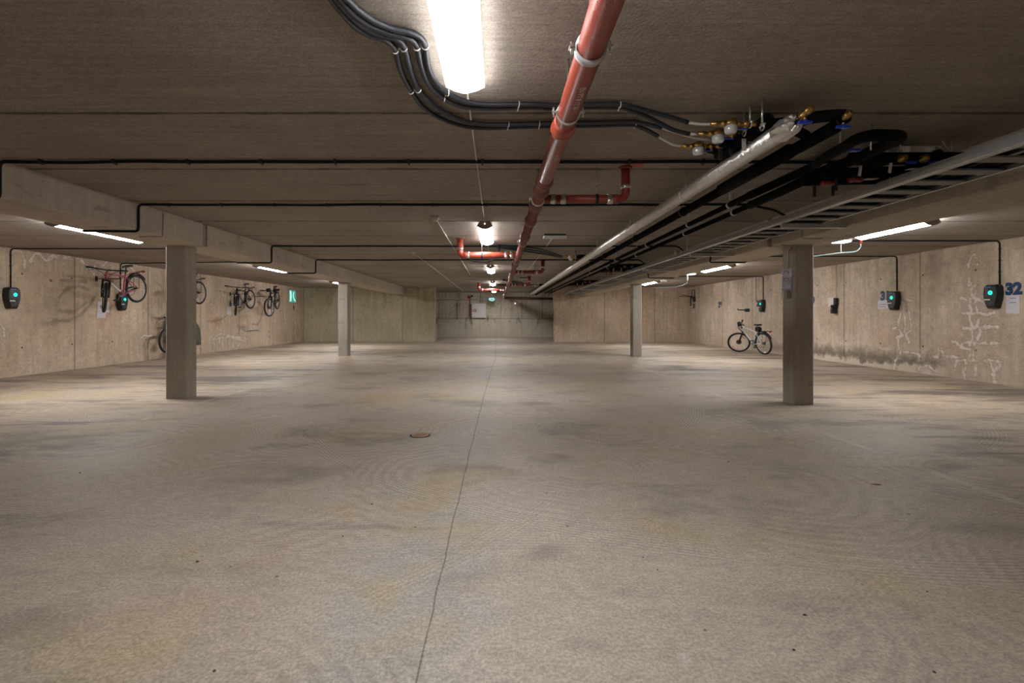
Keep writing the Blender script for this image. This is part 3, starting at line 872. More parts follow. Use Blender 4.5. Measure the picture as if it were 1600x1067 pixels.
cross_cable(4.10, -4.196, 3.20, 'black cable crossing the ceiling, nearest one, ending down the left beam', lamp_l=-4.83, seed=2, r=0.0145)
cross_cable(5.69, -4.196, 3.02, 'black cable crossing the ceiling behind the first one, before the red branch with valve mark', lamp_l=-4.83, right=[(3.2, 5.6, CEIL - 0.1), (3.28, 5.5, CEIL - 0.2)], seed=3)
cross_cable(9.05, -4.196, 3.42, 'black cable crossing the ceiling just behind the left red branch pipe', lamp_l=-4.83, right=[(3.46, 9.0, CEIL - 0.12), (3.46, 9.0, CEIL - 0.25)], seed=4)
cross_cable(11.25, -4.196, 3.36, 'black cable crossing the ceiling, fourth from the front', lamp_l=-4.83, right=[(3.40, 11.2, CEIL - 0.12), (3.40, 11.2, CEIL - 0.22)], seed=5)
cross_cable(20.0, -0.1, 1.6, 'short black cable crossing the ceiling near the end wall', seed=6, r=0.03)

# ------------------------------------------------------------------ red drain pipe
PX, PZ, PR = 0.365, CAM_Z + 1.045, 0.055
MAIN = thing('drain_pipe', 'long red plastic drain pipe hanging under the middle of the ceiling', 'pipe', (PX, 2.0, CEIL))
W(MB().tube([(PX, -2.5, PZ), (PX, 3.75, PZ)], PR, 28), 'pipe_section', 'pvc', MAIN)
W(MB().tube([(PX, 3.75, PZ), (PX, 25.6, PZ - 0.03)], PR - 0.002, 28), 'pipe_section', 'pvc_dusty', MAIN)
# sockets (bells) with rubber lip; facing far side
def bell(Y, L=0.12, mat='pvc', lip='seal'):
    s = W(MB().lathe((PX, Y - L, PZ), (0, 1, 0), [(0, PR), (0.03, PR + 0.008), (L - 0.03, PR + 0.009), (L - 0.022, PR + 0.014), (L, PR + 0.014), (L, PR)], 28), 'socket', mat, MAIN)
    W(MB().torus((PX, Y + 0.002, PZ), (0, 1, 0), PR + 0.007, 0.006, 32, 8), 'sealing_ring', lip, MAIN, s)
bell(2.72, 0.13, 'pvc', 'seal')
for Y, mt in ((3.78, 'pvc_dusty'), (4.06, 'pvc_dusty'), (4.62, 'pvc_dusty'), (5.35, 'pvc_dusty'), (6.4, 'pvc_dusty'), (8.6, 'pvc_dusty'), (9.9, 'pvc_dusty'), (11.75, 'pvc_dusty'), (13.2, 'pvc_dusty'), (16.3, 'pvc_dusty'), (19.3, 'pvc_dusty'), (21.5, 'pvc_dusty')):
    bell(Y, 0.11, mt, 'brownpipe')
# steel clamps with hanger rods
def clamp(Y, wide=0.035, mat='steel'):
    c = W(MB().lathe((PX, Y - wide / 2, PZ), (0, 1, 0), [(0, PR), (0, PR + 0.007), (wide, PR + 0.007), (wide, PR)], 28), 'pipe_clamp', mat, MAIN)
    for sx in (-1, 1):
        W(MB().box((PX + sx * (PR + 0.016), Y, PZ + 0.004), (0.026, wide * 0.8, 0.008)).cyl((PX + sx * (PR + 0.02), Y, PZ - 0.022), (PX + sx * (PR + 0.02), Y, PZ + 0.028), 0.005, 8), 'clamp_screw', 'steel', MAIN, c)
    W(MB().cyl((PX, Y, PZ + PR), (PX, Y, CEIL), 0.006, 8), 'hanger_rod', 'steel', MAIN, c)
clamp(1.90, 0.045, 'galv')
for Y in (2.50, 4.35, 6.9, 9.3, 12.3, 15.2, 18.2, 21.2, 24.2):
    clamp(Y, 0.022)
# printed text along the pipe (lower right flank)
d_ = Vector((0.10, 0, -1)).normalized()
tx = text_mb('EN PT 8 12 36', 0.038, Vector((PX, 2.22, PZ)) + d_ * (PR + 0.0004), (0, 1, 0), Vector((0, 1, 0)).cross(d_) * -1, 0.0004)
W(tx, 'printing', 'white', MAIN)
tx = text_mb('8 12 36', 0.030, Vector((PX, 3.05, PZ)) + d_ * (PR + 0.0004), (0, 1, 0), Vector((0, 1, 0)).cross(d_) * -1, 0.0004)
W(tx, 'printing', 'white', MAIN)

def branch(Y, side, xend, r, mat, lab, dz=0.0, rise=None, clamps=()):
    z = PZ - 0.01 + dz
    root = thing('branch_pipe', lab, 'pipe', (PX + side * 0.4, Y, z), 'red branch pipes off the main drain')
    xs = PX + side * (PR + 0.002)
    top = rise if rise else CEIL
    eb = 0.07
    pts = fillet([(xs, Y, z), (xend, Y, z), (xend, Y, top)], eb, 8)
    W(MB().tube(pts, r, 20), 'pipe', mat, root)
    # tee sleeve, couplings, elbow sockets
    for x in [xs + side * 0.07, xs + side * 0.16, xend - side * 0.14]:
        W(MB().lathe((x - 0.02, Y, z), (1, 0, 0), [(0, r), (0, r + 0.006), (0.04, r + 0.006), (0.04, r)], 20), 'pipe_clamp', 'steel', root)
    W(MB().lathe((xend, Y, z + 0.09), (0, 0, 1), [(0, r), (0, r + 0.006), (0.035, r + 0.006), (0.035, r)], 20), 'pipe_clamp', 'steel', root)
    W(MB().lathe((xend - side * 0.12, Y, z), (side, 0, 0), [(0, r), (0.005, r + 0.005), (0.05, r + 0.005), (0.055, r)], 20), 'elbow_socket', mat, root)
    xm = (xs + xend) / 2 + side * 0.1
    c = W(MB().lathe((xm - 0.012, Y, z), (1, 0, 0), [(0, r), (0, r + 0.006), (0.024, r + 0.006), (0.024, r)], 20), 'hanger_clamp', 'black', root)
    W(MB().cyl((xm, Y, z + r), (xm, Y, CEIL), 0.004, 8), 'hanger_rod', 'steel', root, c)
    if top >= CEIL:
        W(MB().lathe((xend, Y, CEIL - 0.02), (0, 0, 1), [(0, r + 0.001), (0.0, r + 0.014), (0.02, r + 0.02)], 20), 'collar', 'pvc_dusty', root)
branch(4.30, 1, 1.135, 0.0375, 'pvc_dark', 'dark red branch pipe turning up at the red ceiling mark, nearest right branch')
branch(8.25, -1, -0.63, 0.053, 'pvc', 'bright red branch pipe elbowing up left of the second middle lamp')
branch(11.4, 1, 1.065, 0.042, 'pvc_dark', 'dark red branch pipe on the right, second one back')
branch(16.0, 1, 1.05, 0.045, 'pvc_dark', 'dark red branch pipe on the right, farthest of the right ones')
branch(19.2, -1, -0.72, 0.055, 'pvc_dark', 'dark red branch pipe on the left, just before the last middle lamp')
o = MB().box((1.19, 4.24, CEIL - 0.001), (0.16, 0.14, 0.002)).build('paint_mark', 'redp')
tag(o, 'red paint rectangle on the ceiling beside the nearest right branch pipe', 'paint mark')
o = MB().tube([(PX + 0.02, 26.75, 2.20), (4.0, 26.75, 2.12)], 0.06, 16).tube([(PX, 25.6, PZ - 0.03), (PX + 0.02, 26.75, 2.20)], 0.052, 16).build('collector_pipe', 'brownpipe')
tag(o, 'brown pipe running along the top of the end wall to the right', 'pipe')

# ------------------------------------------------------------------ black hoses bundle (left of the lamp to the water meters)
def zpx(zx, zy, h=1.295):
    px, py = 500 + zx * 300 / 1455, zy * 300 / 1455
    Y = h * F / (VY - py)
    return Vector(((px - VX) / F * Y, Y, CAM_Z + h))
def cpt(px, py, h=1.295):
    Y = h * F / (VY - py)
    return Vector(((px - VX) / F * Y, Y, CAM_Z + h))
HR = 0.0142
h1 = [zpx(*q) for q in ((0, -140), (60, -40), (110, 30), (180, 110), (260, 200), (350, 255), (440, 285), (520, 320), (572, 380), (600, 500), (640, 600), (692, 690), (760, 790), (860, 868), (980, 925), (1120, 962), (1280, 972), (1455, 965))]
h1 += [cpt(845, 197.5), cpt(880, 197), cpt(930, 196.5), cpt(985, 195)]
h2 = [zpx(*q) for q in ((40, -140), (95, -40), (150, 25), (225, 110), (310, 190), (400, 240), (480, 270), (560, 290), (615, 318), (642, 372), (668, 480), (702, 590), (745, 680), (822, 765), (920, 838), (1040, 900), (1150, 930), (1290, 945), (1455, 942))]
h2 += [cpt(845, 193), cpt(880, 192), cpt(930, 191.5), cpt(985, 190)]
h3 = [zpx(*q) for q in ((75, -140), (130, -40), (180, 25), (255, 110), (370, 190), (500, 245), (630, 280), (695, 302), (735, 355), (758, 470), (795, 590), (850, 675), (940, 748), (1050, 800), (1200, 822), (1455, 818))]
h3 += [cpt(840, 168), cpt(870, 170), cpt(905, 168), cpt(965, 168)]
h4 = [zpx(*q) for q in ((115, -140), (165, -40), (222, 10), (295, 80), (420, 165), (560, 220), (690, 248), (765, 288), (798, 350), (812, 470), (845, 570), (895, 645), (970, 705), (1090, 765), (1250, 790), (1455, 790))]
h4 += [cpt(840, 163), cpt(870, 165), cpt(905, 163.5), cpt(965, 163)]
ends = {
    1: ([cpt(1000, 199, 1.28), cpt(1012, 204, 1.26), cpt(1028, 213, 1.23)], [cpt(1028, 213, 1.23), cpt(1042, 221, 1.21), cpt(1052, 226, 1.20), cpt(1064, 228.3, 1.198)]),
    2: ([cpt(1000, 192, 1.285), cpt(1015, 195, 1.27), cpt(1034, 200, 1.25)], [cpt(1034, 200, 1.25), cpt(1060, 208, 1.22), cpt(1085, 215, 1.208), cpt(1113, 218, 1.206)]),
    3: ([cpt(985, 172, 1.285), cpt(1010, 182, 1.27), cpt(1030, 192, 1.25), cpt(1052, 203, 1.22), cpt(1077, 209.5, 1.20)], [cpt(1077, 209.5, 1.20), cpt(1091, 209.5, 1.20)]),
    4: ([cpt(985, 166, 1.285), cpt(1010, 173, 1.27), cpt(1040, 181, 1.25), cpt(1075, 191.5, 1.215)], [cpt(1075, 191.5, 1.215), cpt(1095, 194, 1.208), cpt(1111, 194.2, 1.206)])}
hlab = {1: 'black water hose, lower one of the ceiling bundle, outermost on the bend', 2: 'black water hose, second from outside on the bend of the bundle',
        3: 'black water hose, third from outside on the bend of the bundle', 4: 'black water hose passing closest to the big middle lamp'}
for i, h in ((1, h1), (2, h2), (3, h3), (4, h4)):
    e1, e2 = ends[i]
    root = thing('water_hose', hlab[i], 'hose', h[8], 'black water hoses on the ceiling')
    dz = {1: 0, 2: 0.0, 3: 0, 4: 0.0}[i]
    W(MB().tube(catmull([p + Vector((0, 0, dz)) for p in h + e1], 4), HR, 12), 'sleeve', 'hose', root)
    W(MB().tube(catmull(e2, 4), 0.0085, 10), 'inner_tube', 'white', root)
# white saddle clips
def clip(a, b, lab):
    a, b = Vector(a), Vector(b)
    root = thing('pipe_clip', lab, 'clip', (a + b) / 2, 'white clips on the black hoses')
    t_ = (b - a).normalized()
    n_ = Vector((t_.y, -t_.x, 0))
    for c_ in (a, b):
        W(MB().torus(c_, n_, HR + 0.003, 0.0035, 20, 6), 'band', 'white', root)
    W(MB().box((a + b) / 2 + Vector((0, 0, 0.006)), (0.014, 0.014, 0.012)), 'bridge', 'white', root)
clip(h1[8], h2[9] * 0.85 + h2[8] * 0.15, 'white clip holding the two outer hoses, above the bend')
clip(h3[8], h4[8], 'white clip holding the two inner hoses, above the bend')
clip(h1[11], h2[12], 'white clip holding the two outer hoses, at the bend')
clip(h3[12], h4[12], 'white clip holding the two inner hoses, beside the big lamp end')
def clipx(pa, pb, lab):
    clip(cpt(*pa), cpt(*pb), lab)
clipx((793, 199.0), (795, 194.0), 'white clip on the lower hoses left of the red pipe, farther from it')
clipx((842, 197.5), (843, 193.0), 'white clip on the lower hoses left of the red pipe, closest to it')
clipx((809, 168.5), (811, 163.0), 'white clip on the upper hoses left of the red pipe')
clipx((966, 168.3), (969, 163.5), 'white clip on the upper hoses right of the red pipe')
clipx((991, 196.5), (994, 191.0), 'white clip on the lower hoses right of the red pipe')

# ------------------------------------------------------------------ water meters (near manifold, left of the foil pipe)
def meter(root_label, Y, z, x0, xm, x1, full=True, lever_dx=0.1, group='water meters hanging under the ceiling'):
    r = thing('water_meter', root_label, 'water meter', (xm, Y, z), group)
    prof = []
    L = (xm - 0.035 - x0) if full else (x1 - x0)
    steps = int(L / 0.02)
    for i in range(steps):
        a = i * L / steps; rr = (0.013, 0.018, 0.015, 0.020)[i % 4]
        prof += [(a + 0.001, rr), (a + L / steps - 0.001, rr)]
    W(MB().lathe((x0, Y, z), (1, 0, 0), prof, 8), 'inlet_fitting', 'brass', r)
    if full:
        W(MB().lathe((xm, Y, z + 0.03), (0, 0, -1), [(0, 0.020), (0.006, 0.034), (0.026, 0.038), (0.040, 0.038), (0.042, 0.034)], 20), 'meter_body', 'brass', r)
        W(MB().lathe((xm, Y, z - 0.012), (0, 0, -1), [(0, 0.034), (0.006, 0.040), (0.034, 0.038), (0.046, 0.030), (0.047, 0.0)], 20), 'dial_cover', 'dial', r)
        prof = []
        L2 = x1 - xm - 0.035
        steps = max(3, int(L2 / 0.022))
        for i in range(steps):
            a = i * L2 / steps; rr = (0.018, 0.013, 0.019, 0.015)[i % 4]
            prof += [(a + 0.001, rr), (a + L2 / steps - 0.001, rr)]
        W(MB().lathe((xm + 0.035, Y, z), (1, 0, 0), prof, 8), 'outlet_fitting', 'brass', r)
    xl_ = (xm if full else x0) + lever_dx
    l = W(MB().cyl((xl_, Y - 0.004, z), (xl_, Y - 0.004, z - 0.032), 0.008, 8), 'valve_stem', 'brass', r)
    W(MB().box((xl_ - 0.025, Y - 0.004, z - 0.034), (0.075, 0.014, 0.006)), 'lever', 'blue', r, l, bevel=0.002)
    return r
def mset(Y, pyl, pxs, pxm, pxe):
    z = CAM_Z + (VY - pyl) / F * Y
    f = lambda q: (q - VX) / F * Y
    return Y, z, f(pxs), f(pxm), f(pxe)
meter('water meter at the end of the upper hoses, topmost of the three near ones', *mset(3.045, 193.5, 1110, 1142, 1188), lever_dx=0.09)
meter('water meter between the topmost and the lowest of the near ones', *mset(3.20, 209.0, 1090, 1122, 1168), lever_dx=0.09)
meter('brass valve fitting with blue lever behind the middle near water meter', *mset(3.34, 219.0, 1113, 1125, 1150), full=False, lever_dx=0.10)
meter('water meter at the lowest near position above the red branch pipe', *mset(3.43, 228.5, 1064, 1091, 1130), lever_dx=0.09)

MAN = thing('pipe_manifold', 'black insulated pipe manifold between near water meters and foil pipe', 'manifold', (1.75, 3.2, CEIL))
mb = MB()
mb.tube(catmull([(1.64, 3.05, 2.385), (1.78, 3.06, 2.39), (1.96, 2.98, 2.40), (2.02, 2.86, 2.36), (2.0, 2.8, 2.32)]), 0.036, 14)
mb.tube(catmull([(1.57, 3.22, 2.37), (1.70, 3.20, 2.37), (1.84, 3.10, 2.38), (1.9, 2.98, 2.39)]), 0.034, 14)
mb.tube([(1.66, 2.98, 2.385), (1.64, 3.60, 2.37)], 0.040, 14)
mb.tube([(1.53, 3.32, 2.37), (1.75, 3.42, 2.36)], 0.033, 14)
mb.tube([(1.50, 3.44, 2.37), (1.72, 3.56, 2.36)], 0.033, 14)
mb.tube([(1.73, 3.4, 2.36), (1.75, 3.9, 2.34)], 0.04, 14)
W(mb, 'insulation', 'foam', MAN)
for px, py0, py1, Y in ((1191, 150, 196, 2.93), (1172, 166, 192, 3.04), (1163, 182, 205, 3.15)):
    x = (px - VX) / F * Y
    W(MB().cyl((x, Y, CAM_Z + (VY - py1) / F * Y), (x, Y, CEIL), 0.006, 8), 'hanger_rod', 'steel', MAN)
    W(MB().torus((x, Y, CAM_Z + (VY - py1 - 2) / F * Y), (1, 0, 0), 0.022, 0.005, 18, 6).cyl((x, Y - 0.03, CAM_Z + (VY - py1) / F * Y), (x, Y + 0.03, CAM_Z + (VY - py1) / F * Y), 0.006), 'pipe_clamp', 'steel', MAN)
W(MB().box(at(1162.5, 226, 3.18), (0.028, 0.003, 0.078)), 'paper_tag', 'paper', MAN)
W(MB().box(at(1125.5, 241, 3.35), (0.02, 0.02, 0.075)).box(at(1142, 236, 3.35), (0.016, 0.02, 0.05)), 'bracket', 'black', MAN)

# ------------------------------------------------------------------ long service pipes on the right
SZ = CAM_Z + 1.12
def long_pipe(name, lab, cat, x, z, r, y0, y1, mat, rods, clampmat='black', rod_r=0.004, lumps=True):
    root = thing(name, lab, cat, (x, y0, CEIL))
    W(MB().tube([(x, y0, z), (x, y1, z)], r, 20), 'pipe_body', mat, root)
    for Y in rods:
        c = W(MB().lathe((x, Y - 0.015, z), (0, 1, 0), [(0, r * 0.9), (0, r + 0.006), (0.03, r + 0.006), (0.03, r * 0.9)], 18).box((x, Y, z + r + 0.006), (0.03, 0.03, 0.016)), 'pipe_clamp', clampmat, root)
        W(MB().cyl((x, Y, z + r), (x, Y, CEIL), rod_r, 6), 'hanger_rod', 'steel', root, c)
    return root
FR = 0.056
foil = long_pipe('foil_insulated_pipe', 'silver foil wrapped pipe running the length of the ceiling', 'pipe', 1.725, SZ, FR, 2.98, 25.0, 'foil', (4.45, 6.3, 8.4, 10.8, 13.5, 16.5, 20), clampmat='foil')
# crumpled foil end
rnd = random.Random(3)
mb = MB()
ring = 22
prof = [(0.0, FR), (0.04, FR + 0.004), (0.09, FR + 0.002), (0.13, FR - 0.002), (0.16, FR * 0.8), (0.175, FR * 0.45), (0.17, 0.02)]
vs = []
for d, r_ in prof:
    for k in range(ring):
        a = 2 * PI * k / ring
        rr = r_ + rnd.uniform(-0.009, 0.009) * (1 if d > 0.03 else 0.2)
        vs.append((1.725 + rr * math.cos(a), 2.98 - d + rnd.uniform(-0.008, 0.008), SZ + rr * math.sin(a)))
fs = []
for i in range(len(prof) - 1):
    for k in range(ring):
        k2 = (k + 1) % ring
        fs += [(i * ring + k, i * ring + k2, (i + 1) * ring + k2), (i * ring + k, (i + 1) * ring + k2, (i + 1) * ring + k)]
mb.add(vs, fs)
W(mb, 'crumpled_end', 'foil', foil)
def end_valve(root, x, y, z):
    v_ = W(MB().lathe((x, y, z), (0.25, -1, 0.35), [(0, 0.014), (0.01, 0.022), (0.03, 0.022), (0.032, 0.017), (0.05, 0.024), (0.075, 0.024), (0.077, 0.015), (0.09, 0.015)], 10), 'valve_body', 'brass', root)
    W(MB().cyl((x + 0.01, y - 0.03, z), (x + 0.01, y - 0.03, z - 0.03), 0.009, 8), 'valve_stem', 'brass', root, v_)
    W(MB().box((x + 0.01, y - 0.03, z - 0.038), (0.080, 0.022, 0.014)).cyl((x + 0.01, y - 0.03, z - 0.048), (x + 0.01, y - 0.03, z - 0.026), 0.016, 10), 'handle', 'blue', root, v_, bevel=0.003)
end_valve(foil, 1.742, 2.80, SZ + 0.022)
blk = long_pipe('black_insulated_pipe', 'thick black foam insulated pipe directly right of the foil pipe', 'pipe', 1.985, SZ - 0.008, 0.040, 2.85, 25.0, 'foam', (5.2, 7.0, 9.0, 11.5, 14.5), rod_r=0.001)
end_valve(blk, 1.995, 2.85, SZ + 0.015)
W(MB().tube([(1.83, 3.06, 2.37), (1.97, 3.1, SZ + 0.03)], 0.03, 12).tube([(1.985, 3.3, SZ), (1.985, 4.3, SZ)], 0.05, 14), 'insulation_sleeve', 'foam', blk)
p3 = long_pipe('thin_black_pipe', 'thin black pipe, left one of the thin pair beyond the thick black pipe', 'pipe', 2.34, SZ, 0.027, 4.4, 24.0, 'foam', (4.9, 5.95, 7.6, 9.6, 12.2), clampmat='steel')
p4 = long_pipe('thin_black_pipe', 'thin black pipe, right one of the thin pair beside the cable tray', 'pipe', 2.55, SZ, 0.027, 4.4, 24.0, 'foam', (5.25, 6.6, 8.9, 11.2, 13.6), clampmat='steel')
# thicker near ends and the U-bend linking the two thin pipes
def qp(zx, zy, Y):
    return at(1160 + zx * 260 / 1541, 140 + zy * 260 / 1541, Y)
W(MB().tube(catmull([(2.34, 4.9, SZ), (2.34, 4.5, SZ), qp(600, 735, 4.1), qp(720, 660, 3.8), qp(850, 580, 3.5), qp(960, 520, 3.3), qp(1060, 460, 3.15), qp(1200, 425, 3.05), qp(1350, 425, 3.0), qp(1440, 430, 3.0), qp(1455, 455, 3.05), qp(1400, 480, 3.15)]), [0.030] * 6 + [0.036] * 61, 14), 'bent_end', 'foam', p3)
W(MB().tube(catmull([(2.55, 4.9, SZ), (2.55, 4.4, SZ), qp(760, 750, 4.0), qp(900, 700, 3.75), qp(1050, 640, 3.6), qp(1200, 570, 3.45), qp(1330, 510, 3.3), qp(1420, 470, 3.15)]), 0.04, 14), 'bent_end', 'foam', p4)
W(MB().cyl(qp(910, 320, 3.38), qp(905, 535, 3.38), 0.006, 8), 'hanger_rod', 'steel', p3)
W(MB().cyl(qp(1196, 310, 3.35), qp(1190, 560, 3.35), 0.006, 8), 'hanger_rod', 'steel', p4)
v_ = W(MB().lathe(qp(1010, 520, 3.28), (0.3, -1, 0), [(0, 0.016), (0.03, 0.018), (0.05, 0.014)], 10), 'valve_body', 'brass', p3)
W(MB().box(qp(1045, 560, 3.25), (0.07, 0.02, 0.016)), 'handle', 'blue', p3, v_)

# right manifold (dark, with tags and meters)
def right_manifold(Y, lab, near=False):
    r = thing('pipe_manifold', lab, 'manifold', (3.0, Y, CEIL), 'black insulated manifolds before the cable tray')
    z = CAM_Z + 1.15
    mb = MB()
    mb.tube([(2.62, Y, z + 0.02), (3.55, Y - 0.02, z + 0.02)], 0.045, 14)
    mb.tube([(2.50, Y + 0.14, z - 0.05), (3.30, Y + 0.12, z - 0.03)], 0.040, 14)
    mb.tube([(2.45, Y + 0.28, z - 0.07), (3.10, Y + 0.26, z - 0.06)], 0.036, 14)
    mb.tube([(2.85, Y - 0.1, z + 0.0), (2.85, Y + 0.3, z - 0.02)], 0.036, 12)
    mb.tube([(3.20, Y - 0.1, z + 0.02), (3.20, Y + 0.3, z - 0.02)], 0.04, 12)
    W(mb, 'insulation', 'foam', r)
    for x, dy in ((2.66, 0.2), (2.74, 0.35), (2.62, 0.4)):
        W(MB().box((x, Y + dy, z - 0.12), (0.014, 0.02, 0.09)), 'bracket', 'black', r)
    for x in (3.0, 3.38, 3.52):
        W(MB().cyl((x, Y, z + 0.06), (x, Y, CEIL), 0.006, 8), 'hanger_rod', 'steel', r)
    for x, dy in ((2.70, 0.0), (2.86, -0.08)):
        W(MB().box((x, Y + dy, z - 0.07), (0.022, 0.003, 0.075), Euler((0, 0.15, 0)).to_matrix()), 'paper_tag', 'paper', r)
    for x, dy in ((2.90, 0.16), (3.02, -0.1)):
        W(MB().box((x, Y + dy, z - 0.085), (0.13, 0.05, 0.004), Euler((0, -0.1, 0.3)).to_matrix()), 'name_plate', 'ivory', r)
    for x, dy in ((2.62, 0.25), (2.77, 0.15)):
        W(MB().lathe((x - 0.05, Y + dy, z - 0.09), (1, 0, 0), [(0, 0.018), (0.03, 0.024), (0.05, 0.018), (0.09, 0.024), (0.11, 0.016)], 10), 'valve', 'pvc_dark', r)
    for x in (2.94, 3.10):
        W(MB().lathe((x, Y - 0.09, z + 0.02), (0, 0, -1), [(0, 0.02), (0.01, 0.032), (0.04, 0.032), (0.05, 0.02)], 14), 'meter', 'brass', r)
        W(MB().box((x + 0.05, Y - 0.11, z - 0.04), (0.07, 0.02, 0.014)), 'lever', 'blue', r)
    return r
rm = right_manifold(3.62, 'black insulated manifold with paper tags before the tray, nearest one')
c2 = copy_tree(rm); c2.location.y = 11.3; c2['label'] = 'black insulated manifold before the tray, second one back'
c3 = copy_tree(rm); c3.location.y = 16.4; c3['label'] = 'black insulated manifold before the tray, farthest one'
# crumpled foil patch at a ceiling hole
mb = MB()
rnd = random.Random(9)
nx, ny = 9, 5
vs = [(3.02 + 0.42 * i / (nx - 1) + rnd.uniform(-.01, .01), 3.78 + 0.14 * j / (ny - 1) + rnd.uniform(-.01, .01), CEIL - 0.006 - (rnd.uniform(0.01, 0.05) if 0 < i < nx - 1 and 0 < j < ny - 1 else 0)) for i in range(nx) for j in range(ny)]
fs = [(i * ny + j, (i + 1) * ny + j, (i + 1) * ny + j + 1, i * ny + j + 1) for i in range(nx - 1) for j in range(ny - 1)]
mb.add(vs, fs)
mb.box((3.23, 3.85, CEIL - 0.003), (0.44, 0.16, 0.006))
tag(mb.build('foil_patch', 'foil'), 'crumpled silver foil patch on the ceiling above the nearest manifold', 'patch')
conduit([(3.32, 3.63, CEIL - 0.01), (3.36, 3.64, CEIL - 0.06), (3.46, 3.65, CEIL - 0.11)], 0.004, 'ivory', 'short thin white cable looping down above the nearest manifold', 'cable', 'thin_cable')

# second and third meter groups left of the foil pipe, fed by short black hoses
def left_meter_group(Y, lab, feed):
    g = thing('meter_group', lab, 'water meters', (1.5, Y, CEIL), 'far groups of water meters')
    z = CAM_Z + 1.20
    for i in range(3):
        yy = Y + i * 0.12; x0 = 1.40 + 0.03 * i
        W(MB().tube(catmull([Vector(feed[0]) + Vector((0, i * 0.05, -0.01 * i)), Vector(feed[1]) + Vector((0, i * 0.08, -0.03 * i)), Vector((x0 - 0.10, yy, z))]), 0.016, 8), 'hose', 'hose', g)
        W(MB().lathe((x0 - 0.1, yy, z), (1, 0, 0), [(0, 0.012), (0.03, 0.018), (0.06, 0.012), (0.1, 0.018), (0.2, 0.014), (0.24, 0.019)], 8), 'fitting', 'brass', g)
        W(MB().lathe((x0 + 0.05, yy, z + 0.02), (0, 0, -1), [(0, 0.02), (0.01, 0.038), (0.05, 0.04), (0.075, 0.03)], 14), 'dial_cover', 'dial', g)
        W(MB().cyl((x0 + 0.16, yy, z), (x0 + 0.16, yy, CEIL), 0.006, 6).torus((x0 + 0.16, yy, z), (1, 0, 0), 0.025, 0.006, 14, 6), 'pipe_clamp', 'steel', g)
    W(MB().tube([(1.62, Y, z), (1.78, Y + 0.02, z)], 0.035, 12).tube([(1.62, Y + 0.15, z), (1.78, Y + 0.17, z)], 0.035, 12), 'insulation', 'foam', g)
    return g
left_meter_group(9.75, 'group of water meters left of the foil pipe, second from the front', [(0.0, 8.95, CEIL - 0.02), (0.75, 9.2, CEIL - 0.04)])
left_meter_group(18.6, 'tiny far group of water meters left of the foil pipe', [(0.2, 17.2, CEIL - 0.02), (0.75, 17.8, CEIL - 0.05)])
o = MB().tube(catmull([(-0.55, 8.3, 2.19), (-0.45, 8.3, 2.13), (-0.3, 8.32, 2.115), (-0.1, 8.4, 2.14), (0.02, 8.6, 2.3), (0.05, 8.9, CEIL - 0.02)]), 0.012, 8).build('slack_cable', 'cable')
tag(o, 'slack black cable sagging under the bright red branch pipe', 'cable')

# ------------------------------------------------------------------ cable tray
TZ = CAM_Z + 0.985
TX0, TX1 = 3.02, 3.46
tray = thing('cable_tray', 'long galvanised steel cable tray hung beside the right beam', 'cable tray', (3.24, 2.0, CEIL))
def rail(x, s, h):
    pr = [(0, 0), (0, h), (s * 0.014, h), (s * 0.014, h - 0.004), (s * 0.004, h - 0.004), (s * 0.004, h * 0.62), (s * 0.009, h * 0.58), (s * 0.009, h * 0.42), (s * 0.004, h * 0.38), (s * 0.004, 0.004), (s * 0.022, 0.004), (s * 0.022, 0)]
    return MB().prism([Vector((x + a, 0, TZ + b)) for a, b in pr], (0, -1.5, 0), (0, 21.8, 0))
W(rail(TX0, 1, 0.075), 'side_rail', 'galv', tray)
W(rail(TX1, -1, 0.06), 'side_rail', 'galv', tray)
# outer strut running along the left rail
W(MB().box((TX0 - 0.024, 10.1, TZ + 0.016), (0.040, 23.2, 0.030)).box((TX0 - 0.024, 10.1, TZ + 0.036), (0.012, 23.2, 0.012)), 'stiffening_rail', 'galv', tray)
rung0 = None
Y = 2.0
while Y < 21.8:
    if rung0 is None:
        rung0 = W(MB().box((3.24, 2.0, TZ + 0.010), (TX1 - TX0 - 0.01, 0.11, 0.012)), 'rung', 'galvdark', tray)
        base_y = 2.0
    else:
        c = rung0.copy(); COL.objects.link(c); c.parent = tray
        c.location.y = Y - base_y
    Y += 0.27
for Y in (5.17, 7.62, 10.1, 12.6, 15.1, 17.6, 20.0):
    W(MB().box((3.36, Y, TZ - 0.022), (0.68, 0.041, 0.041)).box((3.36, Y, TZ - 0.046), (0.68, 0.06, 0.006)), 'support_arm', 'galv', tray)
for Y in (7.62, 12.6, 17.6):
    for x in (TX0 - 0.045,):
        W(MB().cyl((x, Y, TZ), (x, Y, CEIL), 0.005, 6), 'hanger_rod', 'steel', tray)
W(MB().box((TX0 + 0.0, 8.15, TZ + 0.085), (0.08, 0.10, 0.06)), 'junction_box', 'ivory', tray, bevel=0.006)
# cables lying in the tray
rnd = random.Random(5)
for i in range(6):
    pts = []
    yy = -1.0 if i < 3 else 2.0 + rnd.uniform(0, 2)
    xx = TX0 + 0.06 + 0.065 * i
    while yy < 21:
        pts.append((xx + rnd.uniform(-0.03, 0.03), yy, TZ + 0.034 + rnd.uniform(0, 0.012)))
        yy += 0.7
    o = MB().tube(catmull(pts, 3), 0.012 + 0.003 * (i % 3), 7).build('tray_cable', 'cable')
    tag(o, 'black cable lying lengthwise in the galvanised cable tray', 'cable', 'cables in the tray')
